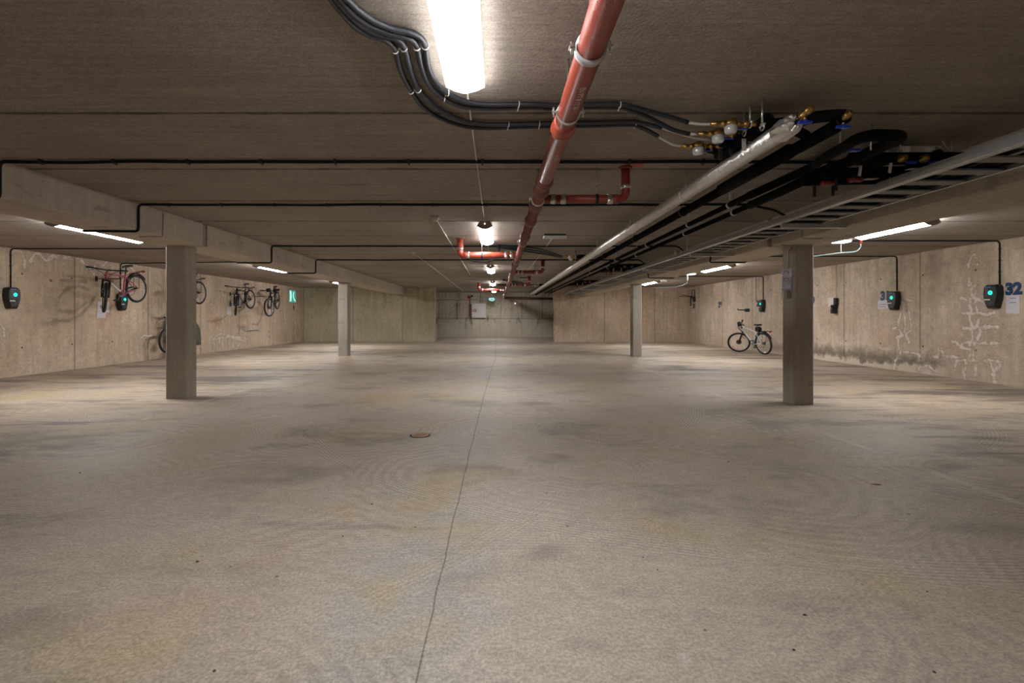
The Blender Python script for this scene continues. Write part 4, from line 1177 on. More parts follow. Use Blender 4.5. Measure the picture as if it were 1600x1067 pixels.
# thick coil of slack cable in the tray
for (yc, lab, s_) in ((4.3, 'tangle of slack black cable on the tray, nearest one', 1.0), (6.4, 'tangle of slack black cable on the tray, before the right column', 0.8), (9.6, 'tangle of slack black cable on the tray, farther one', 0.9)):
    mb = MB()
    rnd = random.Random(int(yc * 10))
    for i in range(7):
        pts = [(3.10 + rnd.uniform(0, 0.3), yc + s_ * (-0.5 + k_ * 0.2) + rnd.uniform(-.05, .05), TZ + 0.055 + rnd.uniform(-0.028, 0.05)) for k_ in range(6)]
        mb.tube(catmull(pts, 4), 0.013, 6)
    tag(mb.build('slack_cable', 'cable'), lab, 'cable', 'slack cables on the tray')
# cables leaving the tray toward the right bays (down the beam face and along its soffit)
def out_cable(Y, x1, lab):
    r_ = 0.012
    pts = [Vector((3.35, Y, TZ + 0.08)), Vector((3.66, Y + 0.02, TZ + 0.05)), Vector((3.686, Y + 0.05, ZR + 0.06)), Vector((3.687, Y + 0.1, ZR - r_)), Vector((4.34, Y + 0.12, ZR - r_)),
           Vector((4.344, Y + 0.12, CEIL - 0.02)), Vector((x1, Y + 0.12, CEIL - 0.014))]
    o = MB().tube(fillet(pts, 0.05), r_, 8).build('power_cable', 'cable')
    tag(o, lab, 'cable', 'black cables from the tray to the right bays')
out_cable(8.35, 5.8, 'black cable from the tray wrapping under the right beam behind the near column')
out_cable(11.8, 5.8, 'black cable from the tray wrapping under the right beam to the second lamp')
conduit([(3.74, 6.52, TZ + 0.03), (3.75, 6.45, ZR - 0.012), (3.925, 6.50, ZR - 0.012), (3.93, 6.58, ZR - 0.05), (3.93, 6.58, 1.50)], 0.009, 'ivory', 'pale conduit dropping to a small box on the near right column', fil=0.03)
conduit([(3.692, 5.9, CEIL - 0.1), (3.692, 5.9, ZR - 0.009), (3.95, 5.92, ZR - 0.009)], 0.008, 'ivory', 'short pale conduit down the side of the right beam')
conduit([(-4.20, 6.02 + 0.1, CEIL - 0.02), (-4.20, 6.12, ZL - 0.008), (-4.5, 6.12, ZL - 0.008)], 0.008, 'ivory', 'short pale conduit down the side of the left beam')

# socket box + wrapped notice on near right column (left face x = 3.9475)
cxf = 4.085 - 0.1375
r = thing('socket_box', 'small grey socket box below the wrapped notice on the near right column', 'socket', (cxf, 6.6, 1.45))
W(MB().box((cxf - 0.02, 6.66, 1.462), (0.04, 0.085, 0.085)), 'box', 'ivory', r, bevel=0.004)
W(MB().box((cxf - 0.03, 6.565, 1.462), (0.06, 0.075, 0.08)), 'plug', 'cap', r, bevel=0.006)
mb = MB()
rnd = random.Random(12)
ny, nz = 7, 11
vs, fs = [], []
for i in range(ny):
    for j in range(nz):
        yy = 6.50 + 0.205 * i / (ny - 1); zz = 1.53 + 0.30 * j / (nz - 1)
        vs.append((cxf - 0.012 - rnd.uniform(0, 0.02), yy + (rnd.uniform(-.006, .006)), zz))
for i in range(ny):
    for j in range(nz):
        yy = 6.50 + 0.205 * i / (ny - 1); zz = 1.53 + 0.30 * j / (nz - 1)
        vs.append((cxf - 0.001, yy, zz))
o_ = ny * nz
for i in range(ny - 1):
    for j in range(nz - 1):
        a = i * nz + j
        fs.append((a, a + 1, a + nz + 1, a + nz)); fs.append((o_ + a, o_ + a + nz, o_ + a + nz + 1, o_ + a + 1))
for i in range(ny - 1):
    for j in (0, nz - 1):
        a = i * nz + j; fs.append((a, a + nz, o_ + a + nz, o_ + a))
for j in range(nz - 1):
    for i in (0, ny - 1):
        a = i * nz + j; fs.append((a, a + 1, o_ + a + 1, o_ + a))
mb.add(vs, fs)
r = thing('wrapped_notice', 'paper notice in crinkled clear plastic on the near right column', 'notice', (cxf, 6.6, 1.53))
W(mb, 'plastic_sleeve', 'clear', r)
W(MB().box((cxf - 0.034, 6.63, 1.69), (0.002, 0.05, 0.012)).box((cxf - 0.034, 6.56, 1.69), (0.002, 0.04, 0.012)).box((cxf - 0.034, 6.64, 1.665), (0.002, 0.04, 0.010)), 'print', 'greyink', r)

# ------------------------------------------------------------------ EV chargers
def make_charger():
    """faces +X, back on x=0, centred in y, origin at centre height"""
    r = thing('wall_charger', 'x', 'car charger')
    o = [(-0.122, 0.175), (-0.09, 0.205), (0.09, 0.205), (0.122, 0.175), (0.135, 0.05), (0.122, -0.06), (0.078, -0.205), (-0.078, -0.205), (-0.122, -0.06), (-0.135, 0.05)]
    body = MB().prism([Vector((0, a, b)) for a, b in o], (0, 0, 0), (0.075, 0, 0), 1.0).prism([Vector((0.075, a, b)) for a, b in o], (0, 0, 0), (0.04, 0, 0), 0.86)
    body.build('housing', 'housing', r, bevel=0.006, seg=2)
    xf = 0.116
    ring = MB().torus((xf, 0.01, 0.065), (1, 0, 0), 0.032, 0.008, 24, 8).build('status_light', 'led', r)
    MB().lathe((xf - 0.004, 0.01, 0.065), (1, 0, 0), [(0, 0.026), (0.006, 0.026)], 20).build('button', 'led', r)
    text_mb('G', 0.03, (xf + 0.003, 0.01, 0.065), (0, 1, 0), (0, 0, 1), 0.0008).build('symbol', 'ink', r)
    MB().box((xf, -0.03, 0.165), (0.003, 0.105, 0.018)).build('top_label', 'labelblue', r)
    MB().box((xf, -0.045, -0.055), (0.003, 0.10, 0.020)).build('name_strip', 'white', r)
    MB().box((xf, 0.015, -0.115), (0.003, 0.055, 0.006), Euler((0.6, 0, 0)).to_matrix()).build('cable_notch', 'bikegrey', r)
    m_ = MB()
    for k_ in range(5):
        m_.box((xf, -0.055, 0.13 - k_ * 0.03), (0.002, 0.045, 0.006))
    m_.build('fine_print', 'bikegrey', r)
    return r
ch0 = make_charger()
chs = [(XL(9.38), 9.38, 1.53, 0, 'black wall charger with turquoise light at the far left edge, clear of the bicycles'),
       (XL(12.06), 12.06, 1.53, 0, 'black wall charger with turquoise light half behind the pink bicycle'),
       (XR, 8.50, 1.525, PI, 'black wall charger with turquoise light beside the number 32'),
       (XR, 10.63, 1.52, PI, 'black wall charger with turquoise light beside the white sign under number 31'),
       (XR, 15.93, 1.52, PI, 'black wall charger with turquoise light above the parked white bicycle')]
for i, (x, y, z, rz, lab) in enumerate(chs):
    o = ch0 if i == 0 else copy_tree(ch0)
    o.location = (x, y, z); o.rotation_euler = (0, 0, rz)
    o['label'] = lab; o['group'] = 'wall chargers at the parking bays'
# other charger, white front
r = thing('wall_charger', 'black and white wall charger with coiled plug holder, behind the near right column', 'car charger', (XR, 12.55, 1.47))
W(MB().box((XR - 0.05, 12.52, 1.55), (0.10, 0.20, 0.20)), 'housing', 'housing', r, bevel=0.02, seg=2)
W(MB().box((XR - 0.105, 12.56, 1.545), (0.012, 0.19, 0.24)), 'front_panel', 'cabinet', r, bevel=0.01, seg=2)
W(MB().lathe((XR, 12.50, 1.43), (-1, 0, 0), [(0, 0.05), (0.10, 0.05), (0.14, 0.036), (0.15, 0.02)], 18), 'plug_holder', 'housing', r)
W(MB().box((XR - 0.07, 12.50, 1.315), (0.14, 0.10, 0.13)), 'plug', 'housing', r, bevel=0.02, seg=2)
G = 'pale conduits down the right wall'
conduit([(XR - 0.008, 12.50, 1.66), (XR - 0.008, 12.50, CEIL)], 0.008, 'ivory', 'thin pale conduit down to the black and white charger', group=G)
conduit([(XR - 0.008, 16.38, 1.78), (XR - 0.008, 16.38, CEIL)], 0.008, 'ivory', 'thin pale conduit down to a small white box above the number 29', group=G)
tag(MB().box((XR - 0.02, 16.38, 1.74), (0.04, 0.09, 0.09)).build('junction_box', 'ivory', bevel=0.005), 'small white junction box on the wall above the number 29', 'junction box')

# charger supply cables
def supply(side, yc, ztop, x_in, ych, lab, off=0.0):
    xw = (XR - 0.014) if side > 0 else XL(yc) + 0.014
    pts = [(x_in, yc + off, CEIL - 0.015), (xw, yc, CEIL - 0.015), (xw, yc, 1.735)]
    r = thing('power_cable', lab, 'cable', (xw, yc, 1.73), 'black charger supply cables')
    W(MB().tube(fillet(pts, 0.07), 0.0115, 8), 'sheath', 'cable', r)
    zz = 1.95
    while zz < 2.45:
        W(MB().box((xw, yc, zz), (0.028, 0.034, 0.012)), 'cable_clip', 'black', r)
        zz += 0.2
supply(-1, 9.40, 0, -4.95, 9.38, 'black supply cable running over the ceiling to the far left charger')
supply(-1, 12.06, 0, -6.0, 12.06, 'black supply cable running over the ceiling to the charger behind the pink bicycle', off=-0.4)
supply(1, 8.43, 0, 5.5, 8.5, 'black supply cable dropping to the charger by the number 32')
supply(1, 10.60, 0, 4.4, 10.63, 'black supply cable dropping to the charger under number 31')
supply(1, 15.93, 0, 4.4, 15.93, 'black supply cable dropping to the charger above the white bicycle')

# bay numbers and papers
def wall_number(s, side, Y, z, size, lab, bold=0.012):
    x = XR - 0.003 if side > 0 else XL(Y) + 0.003
    xa = (0, -1, 0) if side > 0 else (0, 1, 0)
    o = text_mb(s, size, (x, Y, z), xa, (0, 0, 1), 0.002, bold).build('bay_number', 'numblue')
    tag(o, lab, 'number')
    return o
wall_number('32', 1, 8.215, 1.635, 0.265, 'large blue number 32 painted on the right wall', 0.016)
wall_number('31', 1, 10.93, 1.63, 0.265, 'blue number 31 half hidden by its charger on the right wall', 0.016)
wall_number('30', 1, 13.50, 1.62, 0.265, 'blue number 30 peeping from behind the near right column', 0.014)
wall_number('29', 1, 16.22, 1.60, 0.26, 'blue number 29 half hidden by the charger above the white bicycle', 0.014)
wall_number('28', 1, 19.04, 1.62, 0.30, 'blue number 28 on the right wall between the charger and the empty bicycle rack', 0.014)
wall_number('27', 1, 21.55, 1.62, 0.24, 'blue number 27 under the empty bicycle rack', 0.014)
wall_number('9', -1, 21.8, 1.53, 0.30, 'blue number under the green sign on the left wall', 0.014)
def wall_paper(side, Y, z, w, h, lab, lines, txt=None):
    x = XR - 0.003 if side > 0 else XL(Y) + 0.003
    s_ = -1 if side > 0 else 1
    r = thing('paper_notice', lab, 'notice', (x, Y, z - h / 2))
    W(MB().box((x, Y, z), (0.004, w, h)), 'sheet', 'paper', r)
    mb = MB()
    for (dy, dz, lw) in lines:
        mb.box((x + s_ * 0.003, Y - s_ * dy * -1 if False else Y + dy, z + dz), (0.002, lw, 0.012))
    if lines: W(mb, 'print', 'greyink', r)
    if txt:
        W(text_mb(txt, 0.085, (x + s_ * 0.003, Y, z), (0, s_ * 1, 0), (0, 0, 1), 0.001, 0.003), 'lettering', 'ink', r)
    return r
wall_paper(1, 8.225, 1.38, 0.215, 0.305, 'white paper notice in a sleeve below the number 32', [(0, 0.105, 0.10), (0, 0.03, 0.10)])
wall_paper(1, 10.98, 1.445, 0.32, 0.19, 'small white sign below number 31, partly behind the charger', [(0.02, 0.0, 0.22), (0.03, -0.05, 0.2)])
wall_paper(1, 13.50, 1.36, 0.22, 0.25, 'white paper notice peeping from behind the near right column', [(0, 0.0, 0.1)])
wall_paper(1, 21.6, 1.42, 0.22, 0.18, 'small white paper under the number 27', [])
wall_paper(-1, 11.56, 1.40, 0.34, 0.26, 'white sign behind the front wheel of the pink bicycle', [], 'DEN')
wall_paper(-1, 11.5, 1.20, 0.26, 0.13, 'small pale sticker below the white sign behind the pink bicycle', [])
wall_paper(-1, 16.74, 1.37, 0.26, 0.28, 'white paper behind the front wheel of the left one of two far bicycles', [])
wall_paper(-1, 19.6, 1.30, 0.22, 0.24, 'white paper behind the front wheel of the right one of two far bicycles', [])
wall_number('6', -1, 16.85, 1.62, 0.28, 'blue number beside the front wheel of the left far bicycle', 0.014)

# ------------------------------------------------------------------ bicycles
def make_bike(lab, paint, steer=0.0, rack=True, guard=False, bag=False, rimmat='alu', forkmat='bikeblk', stand=False, step=False, reflect=False, front=True, accent=None, bar_w=0.37):
    r = thing('bicycle', lab, 'bicycle')
    Rw = 0.312; tr = 0.030; AZ = Rw + tr
    RA = Vector((0, 0, AZ)); FA = Vector((1.06, 0, AZ)); BB = Vector((0.43, 0, 0.30)); ST = Vector((0.27, 0, 0.72))
    HT = Vector((0.795, 0, 0.86)); HB = Vector((0.845, 0, 0.72))
    def wheel(name, c, mt=None):
        y = Vector((0, 1, 0))
        mb = MB().torus(c, y, Rw, tr, 44, 10)
        if mt: mb.xform(mt)
        w = mb.build(name, 'black', r)
        mb = MB().torus(c, y, Rw - 0.032, 0.011, 44, 8)
        if mt: mb.xform(mt)
        mb.build('rim', rimmat, w)
        mb = MB()
        for k_ in range(20):
            a = 2 * PI * k_ / 20; a2 = a + (0.25 if k_ % 2 else -0.25)
            sy = 0.025 if k_ % 4 < 2 else -0.025
            mb.tube([c + Vector((0.018 * math.cos(a2), sy, 0.018 * math.sin(a2))), c + Vector(((Rw - 0.035) * math.cos(a), 0, (Rw - 0.035) * math.sin(a)))], 0.0022, 4)
        if mt: mb.xform(mt)
        mb.build('spokes', 'steel', w)
        mb = MB().cyl(c - y * 0.045, c + y * 0.045, 0.02, 12).cyl(c - y * 0.03, c - y * 0.026, 0.08 if name == 'front_wheel' else 0.05, 20)
        if mt: mb.xform(mt)
        mb.build('hub', 'bikeblk' if not reflect else 'darkrim', w)
        if reflect:
            for a0 in (1.2, 4.35):
                mb = MB().torus(c, y, Rw - 0.085, 0.012, 8, 6, a0, a0 + 0.45)
                if mt: mb.xform(mt)
                mb.build('reflector', 'orange', w)
        return w
    ax = (HT - HB).normalized()
    mt = Matrix.Translation(HB) @ Matrix.Rotation(steer, 4, ax) @ Matrix.Translation(-HB)
    wheel('rear_wheel', RA)
    wheel('front_wheel', FA, mt)
    fr = MB()
    fr.tube([HB, BB], 0.029, 12)
    top_a = HT.lerp(HB, 0.2) if not step else HT.lerp(HB, 0.6)
    fr.tube([top_a, ST.lerp(BB, 0.08 if not step else 0.38)], 0.023, 12)
    fr.tube([ST, BB], 0.022, 12)
    fr.tube([HT + ax * 0.01, HB - ax * 0.01], 0.030, 12)
    fr.cyl(BB - Vector((0, 0.035, 0)), BB + Vector((0, 0.035, 0)), 0.024, 14)
    for s_ in (-1, 1):
        fr.tube(fillet([BB + Vector((-0.02, s_ * 0.03, 0)), Vector((0.25, s_ * 0.042, 0.315)), RA + Vector((0, s_ * 0.055, 0))], 0.05, 3), 0.014, 8)
        fr.tube([ST.lerp(BB, 0.1) + Vector((0, s_ * 0.015, 0)), RA + Vector((0, s_ * 0.055, 0))], 0.012, 8)
    f_ = fr.build('frame', paint, r)
    if accent:
        a_, b_ = HB.lerp(BB, 0.15), HB.lerp(BB, 0.8)
        MB().tube([a_ + Vector((0.004, 0, -0.004)), b_ + Vector((0.004, 0, -0.004))], 0.0290, 12).build('stripe', accent, f_)
    fk = MB()
    crown = HB - ax * 0.035
    fk.box(crown, (0.05, 0.15, 0.035))
    fo = Vector((0.02, 0, 0))
    for s_ in (-1, 1):
        fk.tube([crown + Vector((0, s_ * 0.062, 0.01)), crown.lerp(FA, 0.5) + Vector((0, s_ * 0.062, 0)), FA + Vector((0, s_ * 0.062, 0))], [0.022, 0.025, 0.017], 10)
    fk.xform(mt).build('fork', forkmat, r)
    hb = MB()
    stem = HT + ax * 0.05
    hb.tube([HT, stem, stem + Vector((0.07, 0, 0.02))], 0.014, 10)
    c0 = stem + Vector((0.07, 0, 0.02))
    w_ = bar_w
    hb.tube(catmull([c0 + Vector((-0.03, -w_, 0.015)), c0 + Vector((-0.015, -w_ * 0.6, 0.01)), c0 + Vector((0, -0.08, 0)), c0 + Vector((0, 0.08, 0)), c0 + Vector((-0.015, w_ * 0.6, 0.01)), c0 + Vector((-0.03, w_, 0.015))]), 0.015, 10)
    h_ = hb.xform(mt).build('handlebar', 'bikeblk', r)
    for s_ in (-1, 1):
        MB().tube([c0 + Vector((-0.03, s_ * w_, 0.015)), c0 + Vector((-0.018, s_ * w_ * 0.66, 0.011))], 0.020, 10).xform(mt).build('grip', 'black', h_)
        MB().tube([c0 + Vector((0.0, s_ * w_ * 0.62, 0.008)), c0 + Vector((0.05, s_ * w_ * 0.66, -0.02)), c0 + Vector((0.045, s_ * w_ * 0.9, -0.025))], 0.006, 6).xform(mt).build('brake_lever', 'bikeblk', h_)
    cb = MB()
    for s_ in (-1, 1):
        cb.tube(catmull([c0 + Vector((0.03, s_ * w_ * 0.55, 0)), c0 + Vector((0.12, s_ * 0.08, -0.06)), c0 + Vector((0.07, s_ * 0.02, -0.17)), crown + Vector((0.02, s_ * 0.03, 0.0))]), 0.006, 6)
    cb.xform(mt).build('brake_cable', 'cable', h_)
    # saddle + post
    sd = (ST - BB).normalized()
    MB().tube([ST - sd * 0.03, ST + sd * 0.19], 0.013, 10).build('seat_post', 'bikeblk', r)
    sc = ST + sd * 0.20
    ol = [(-0.14, 0.075), (-0.15, 0.03), (-0.15, -0.03), (-0.14, -0.075), (-0.08, -0.07), (0.0, -0.035), (0.08, -0.02), (0.13, -0.012), (0.135, 0.0), (0.13, 0.012), (0.08, 0.02), (0.0, 0.035), (-0.08, 0.07)]
    MB().prism([Vector((sc.x + a, b, sc.z)) for a, b in ol], (0, 0, -0.015), (0, 0, 0.03), 0.86).build('saddle', 'black', r, bevel=0.012, seg=2)
    # crank, chain, pedals
    ck = MB().cyl(BB + Vector((0, -0.055, 0)), BB + Vector((0, -0.050, 0)), 0.085, 28)
    d = Vector((math.cos(-0.9), 0, math.sin(-0.9)))
    ck.tube([BB + Vector((0, -0.065, 0)), BB + Vector((0, -0.075, 0)) + d * 0.17], 0.010, 8).tube([BB + Vector((0, 0.065, 0)), BB + Vector((0, 0.075, 0)) - d * 0.17], 0.010, 8)
    ck.cyl(BB - Vector((0, 0.07, 0)), BB + Vector((0, 0.07, 0)), 0.012, 10)
    c_ = ck.build('crankset', 'bikegrey', r)
    for s_ in (-1, 1):
        pc = BB + Vector((0, s_ * 0.125, 0)) + d * (0.17 * (1 if s_ < 0 else -1))
        MB().box(pc, (0.09, 0.085, 0.022)).build('pedal', 'black', c_, bevel=0.005)
    MB().tube(fillet([BB + Vector((0.06, -0.052, 0.06)), RA + Vector((-0.02, -0.052, 0.04)), RA + Vector((-0.02, -0.052, -0.04)), RA + Vector((0.05, -0.052, -0.13)), BB + Vector((0.03, -0.052, -0.085)), BB + Vector((0.085, -0.052, 0.02))], 0.03, 4), 0.005, 6, closed=True).build('chain', 'darkrim', r)
    if rack:
        rk = MB()
        for s_ in (-1, 1):
            rk.tube([Vector((0.20, s_ * 0.05, 0.70)), Vector((-0.30, s_ * 0.06, 0.73))], 0.006, 6)
            rk.tube([RA + Vector((0, s_ * 0.07, 0)), Vector((-0.10, s_ * 0.06, 0.72))], 0.006, 6)
        for xx in (-0.28, -0.16, -0.04, 0.08):
            rk.tube([Vector((xx, -0.06, 0.725)), Vector((xx, 0.06, 0.725))], 0.005, 6)
        rk.box((-0.08, 0, 0.73), (0.3, 0.045, 0.006))
        k_ = rk.build('luggage_rack', 'bikeblk', r)
        MB().box((-0.33, 0, 0.715), (0.03, 0.09, 0.045)).build('tail_light', 'redp', k_, bevel=0.006)
    if guard:
        g_ = MB()
        pts = []
        N_ = 14
        vs, fs = [], []
        for i in range(N_ + 1):
            a = math.radians(35 + 120 * i / N_)
            for (dy, dr) in ((-0.035, -0.012), (-0.025, 0.004), (0.025, 0.004), (0.035, -0.012)):
                rr = Rw + tr + 0.03 + dr
                vs.append(RA + Vector((rr * math.cos(a), dy, rr * math.sin(a))))
        for i in range(N_):
            for k_ in range(3):
                fs.append((i * 4 + k_, i * 4 + k_ + 1, i * 4 + 5 + k_, i * 4 + 4 + k_))
        g_.add(vs, fs, True)
        ob = g_.build('mudguard', 'bikeblk', r)
        sm = ob.modifiers.new('thickness', 'SOLIDIFY'); sm.thickness = 0.004
    if bag:
        bg = MB().prism([Vector((0.10, 0, 0.70)), Vector((0.25, 0, 0.72)), Vector((0.235, 0, 0.85)), Vector((0.12, 0, 0.86)), Vector((0.06, 0, 0.80))], (0, -0.06, 0), (0, 0.06, 0))
        bg.build('saddle_bag', 'black', r, bevel=0.02, seg=2)
        MB().box(c0 + Vector((0.06, 0, 0.03)), (0.10, 0.16, 0.13)).xform(mt).build('handlebar_bag', 'black', r, bevel=0.03, seg=2)
    if stand:
        MB().tube([BB + Vector((-0.12, 0.05, 0.0)), Vector((0.20, 0.22, 0.02))], 0.009, 8).build('kickstand', 'bikeblk', r)
    return r

def pose(r, rear, front, roll=0.0):
    """put rear/front axle points (world) -> root transform; local axles at height .342"""
    rear, front = Vector(rear), Vector(front)
    d = front - rear
    yaw = math.atan2(d.y, d.x); pitch = -math.atan2(d.z, math.hypot(d.x, d.y))
    e = Euler((roll, pitch, yaw), 'XYZ')
    r.rotation_euler = e
    r.location = rear - e.to_matrix() @ Vector((0, 0, 0.342))
    return r

def hanger(x, y, z, lab, side=-1):
    xw = XL(y) if side < 0 else XR
    r = thing('bicycle_hanger', lab, 'bicycle hanger', (xw, y, z), 'wall brackets for bicycles')
    s_ = 1 if side < 0 else -1
    W(MB().box((xw + s_ * 0.01, y, z), (0.02, 0.05, 0.12)), 'wall_plate', 'black', r)
    for dy in (-0.05, 0.05):
        W(MB().tube(fillet([(xw + s_ * 0.02, y, z), (xw + s_ * 0.08, y + dy, z), (x + s_ * 0.06, y + dy, z), (x + s_ * 0.08, y + dy, z + 0.04)], 0.03), 0.006, 8), 'arm', 'black', r)
    return r

b1 = pose(make_bike('pink and white step-through bicycle hanging on the left wall, nearest one', 'bikepink', steer=math.radians(42), rack=True, guard=True, step=False, accent='bikewhite'),
          at(213, 451, 11.86), at(155, 465.5, 10.75))
b2 = pose(make_bike('bicycle hanging on the left wall mostly hidden behind the near left column', 'bikegrey', steer=0, rack=True, accent='bikewhite', bar_w=0.2), at(311, 457.5, 14.38), at(272, 470, 13.27))
b3 = pose(make_bike('black bicycle hanging on the left wall, left one of two beyond the near column', 'bikeblk', steer=math.radians(30), rack=True, accent='bikegrey'), at(391, 467.5, 17.33), at(363, 479, 16.15))
b4 = pose(make_bike('black bicycle hanging on the left wall, right one of two, next to the green sign', 'bikeblk', steer=math.radians(-14), rack=True, bag=True, accent='bikegrey'), at(433, 469.5, 18.9), at(419.5, 482, 17.75))
b5 = pose(make_bike('black bicycle hanging low behind the near left column under an olive cover', 'bikeblk', steer=0, rack=False, bar_w=0.2), (-8.95, 14.25, 0.66), (-8.95, 13.08, 0.50))
b6 = pose(make_bike('white mountain bicycle parked on the floor against the right wall', 'bikewhite', steer=math.radians(50), rack=True, guard=True, bag=True, stand=False, reflect=True, accent='bikegrey'),
          (8.13, 14.85, 0.345), (7.92, 15.90, 0.345), roll=math.radians(-7))
for b, y, z, x in ((b1, 11.25, 2.02, -8.8), (b2, 13.8, 2.04, -8.8), (b3, 16.7, 1.96, -8.8), (b4, 18.3, 1.95, -8.5)):
    pass
hanger(-8.86, 11.36, 2.055, 'black wall bracket carrying the pink bicycle')
hanger(-8.86, 13.88, 2.05, 'black wall bracket carrying the bicycle behind the near left column')
hanger(-8.86, 16.82, 1.95, 'black wall bracket carrying the left one of two far bicycles')
hanger(-8.50, 18.40, 1.93, 'black wall bracket carrying the far bicycle next to the green sign')
hanger(-8.98, 13.72, 0.88, 'black wall bracket carrying the low bicycle under the olive cover')

# olive cover draped over the low bike's rear part
mb = MB()
rnd = random.Random(21)
ny, nk = 13, 15
vs, fs = [], []
for i in range(ny):
    yy = 13.50 + 0.86 * i / (ny - 1)
    e = 1 - abs(i / (ny - 1) - 0.45) * 0.5
    top = 1.17 + 0.10 * math.sin(i * 0.5) * 0.3 - (0.16 * max(0, (i - 8) / 4) ** 2 if i > 8 else 0)
    for j in range(nk):
        s_ = -1 + 2 * j / (nk - 1)
        a = abs(s_)
        xo = math.copysign(min(0.12 + 0.10 * a, 0.20), s_) * min(1, a * 3)
        z = top - (max(0, a - 0.2) / 0.8) * (top - 0.36) - 0.02 * a
        xo += 0.012 * math.sin(i * 1.7 + j * 0.5)
        vs.append((-8.95 + xo, yy + 0.01 * math.sin(j * 1.3), z))
for i in range(ny - 1):
    for j in range(nk - 1):
        a = i * nk + j
        fs.append((a, a + 1, a + nk + 1, a + nk))
mb.add(vs, fs, True)
o = mb.build('bicycle_cover', 'olive')
sm = o.modifiers.new('thickness', 'SOLIDIFY'); sm.thickness = 0.008
tag(o, 'olive grey fabric cover hanging behind the near left column', 'cover')

# empty folding rack on the right wall
r = thing('bicycle_rack', 'empty black folding bicycle rack high on the far right wall', 'bicycle rack', (XR, 21.5, 2.0))
W(MB().tube(fillet([(XR - 0.03, 21.42, 1.83), (XR - 0.03, 21.42, 2.34), (XR - 0.03, 21.72, 2.34), (XR - 0.03, 21.72, 1.98), (XR - 0.03, 21.42, 1.98)], 0.08), 0.016, 8), 'wall_loop', 'black', r)
W(MB().box((XR - 0.05, 21.42, 1.93), (0.10, 0.10, 0.24)), 'pivot', 'black', r, bevel=0.02)
for dz, dx in ((0.0, 0.68), (0.06, 0.56)):
    W(MB().tube([(XR - 0.05, 21.45, 2.02 + dz * 0.3), (XR - dx, 21.5, 2.07 + dz)], 0.014, 8), 'arm', 'black', r)
W(MB().tube([(XR - 0.16, 21.5, 2.04), (XR - 0.17, 21.5, 1.64)], 0.028, 10), 'strut', 'black', r)
r = thing('wall_hook', 'black bicycle hook on the right wall above the parked white bicycle', 'hook', (XR, 17.0, 1.38))
W(MB().box((XR - 0.012, 16.95, 1.39), (0.024, 0.30, 0.11)), 'wall_plate', 'black', r, bevel=0.008)
W(MB().tube(fillet([(XR - 0.02, 17.0, 1.40), (XR - 0.30, 17.0, 1.40), (XR - 0.33, 17.0, 1.44)], 0.03), 0.022, 8), 'arm', 'bikegrey', r)
r = thing('wall_bracket', 'dark metal bracket bar low on the left wall below the far bicycles', 'bracket', (XL(18.2), 18.2, 0.85))
W(MB().box((XL(18.3) + 0.015, 18.25, 0.66), (0.03, 1.05, 0.028)), 'bar', 'galv', r)
for i in range(8):
    W(MB().cyl((XL(18.3) + 0.03, 17.85 + i * 0.12, 0.635), (XL(18.3) + 0.05, 17.85 + i * 0.12, 0.635), 0.014, 8), 'stud', 'darkrim', r)
# tiny wall anchors on the left wall
r = thing('wall_ring', 'small dark hook on the left wall between the far left charger and the pink bicycle', 'hook', (XL(10.22), 10.22, 1.93))
W(MB().torus((XL(10.22) + 0.02, 10.22, 1.93), (0, 1, 0.3), 0.02, 0.006, 16, 6), 'ring', 'black', r)

# ------------------------------------------------------------------ green sign left wall, exit sign, hose cabinet
Ys = 21.55
xs = XL(Ys)
r = thing('exit_sign', 'illuminated green exit sign on the left wall near the back corner', 'exit sign', (xs, Ys, 1.85))
W(MB().box((xs + 0.03, Ys, 2.07), (0.06, 0.70, 0.60)), 'casing', 'ivory', r, bevel=0.01)
W(MB().box((xs + 0.062, Ys, 2.06), (0.008, 0.64, 0.52)), 'face', 'green', r)
W(MB().prism([Vector((0, Ys - 0.30, 1.82)), Vector((0, Ys - 0.14, 1.84)), Vector((0, Ys - 0.09, 2.05)), Vector((0, Ys - 0.14, 2.28)), Vector((0, Ys - 0.30, 2.31))], (xs + 0.066, 0, 0), (xs + 0.070, 0, 0)), 'door_symbol', 'greenwhite', r)
W(MB().tube(catmull([(xs + 0.068, Ys + 0.10, 2.25), (xs + 0.068, Ys + 0.04, 2.10), (xs + 0.068, Ys + 0.12, 1.95), (xs + 0.068, Ys + 0.26, 1.86)]), 0.03, 6), 'arrow_symbol', 'greenwhite', r)
# hanging exit sign before end wall
r = thing('exit_sign', 'small glowing green exit sign hanging before the end wall right of the white cabinet', 'exit sign', (-0.30, 26.2, 2.5))
W(MB().box((-0.30, 26.2, 2.19), (0.26, 0.10, 0.05)), 'casing', 'cap', r, bevel=0.01)
W(MB().cyl((-0.30, 26.2, 2.2), (-0.30, 26.2, CEIL), 0.008, 6), 'hanger_rod', 'steel', r)
W(MB().prism([Vector((-0.46, 0, 2.10)), Vector((-0.43, 0, 2.16)), Vector((-0.17, 0, 2.16)), Vector((-0.14, 0, 2.10)), Vector((-0.18, 0, 2.02)), Vector((-0.30, 0, 1.985)), Vector((-0.42, 0, 2.02))], (0, 26.19, 0), (0, 26.21, 0)), 'panel', 'greenwhite', r)
W(MB().box((-0.30, 26.186, 2.08), (0.17, 0.004, 0.03)).box((-0.30, 26.186, 2.045), (0.12, 0.004, 0.02)), 'arrow_symbol', 'green', r)
tag(MB().box((-0.29, 26.6, 2.32), (0.18, 0.12, 0.05)).cyl((-0.29, 26.6, 2.34), (-0.29, 26.6, CEIL), 0.01, 6).build('motion_sensor', 'ivory'), 'small pale sensor under the ceiling above the hanging exit sign', 'sensor')
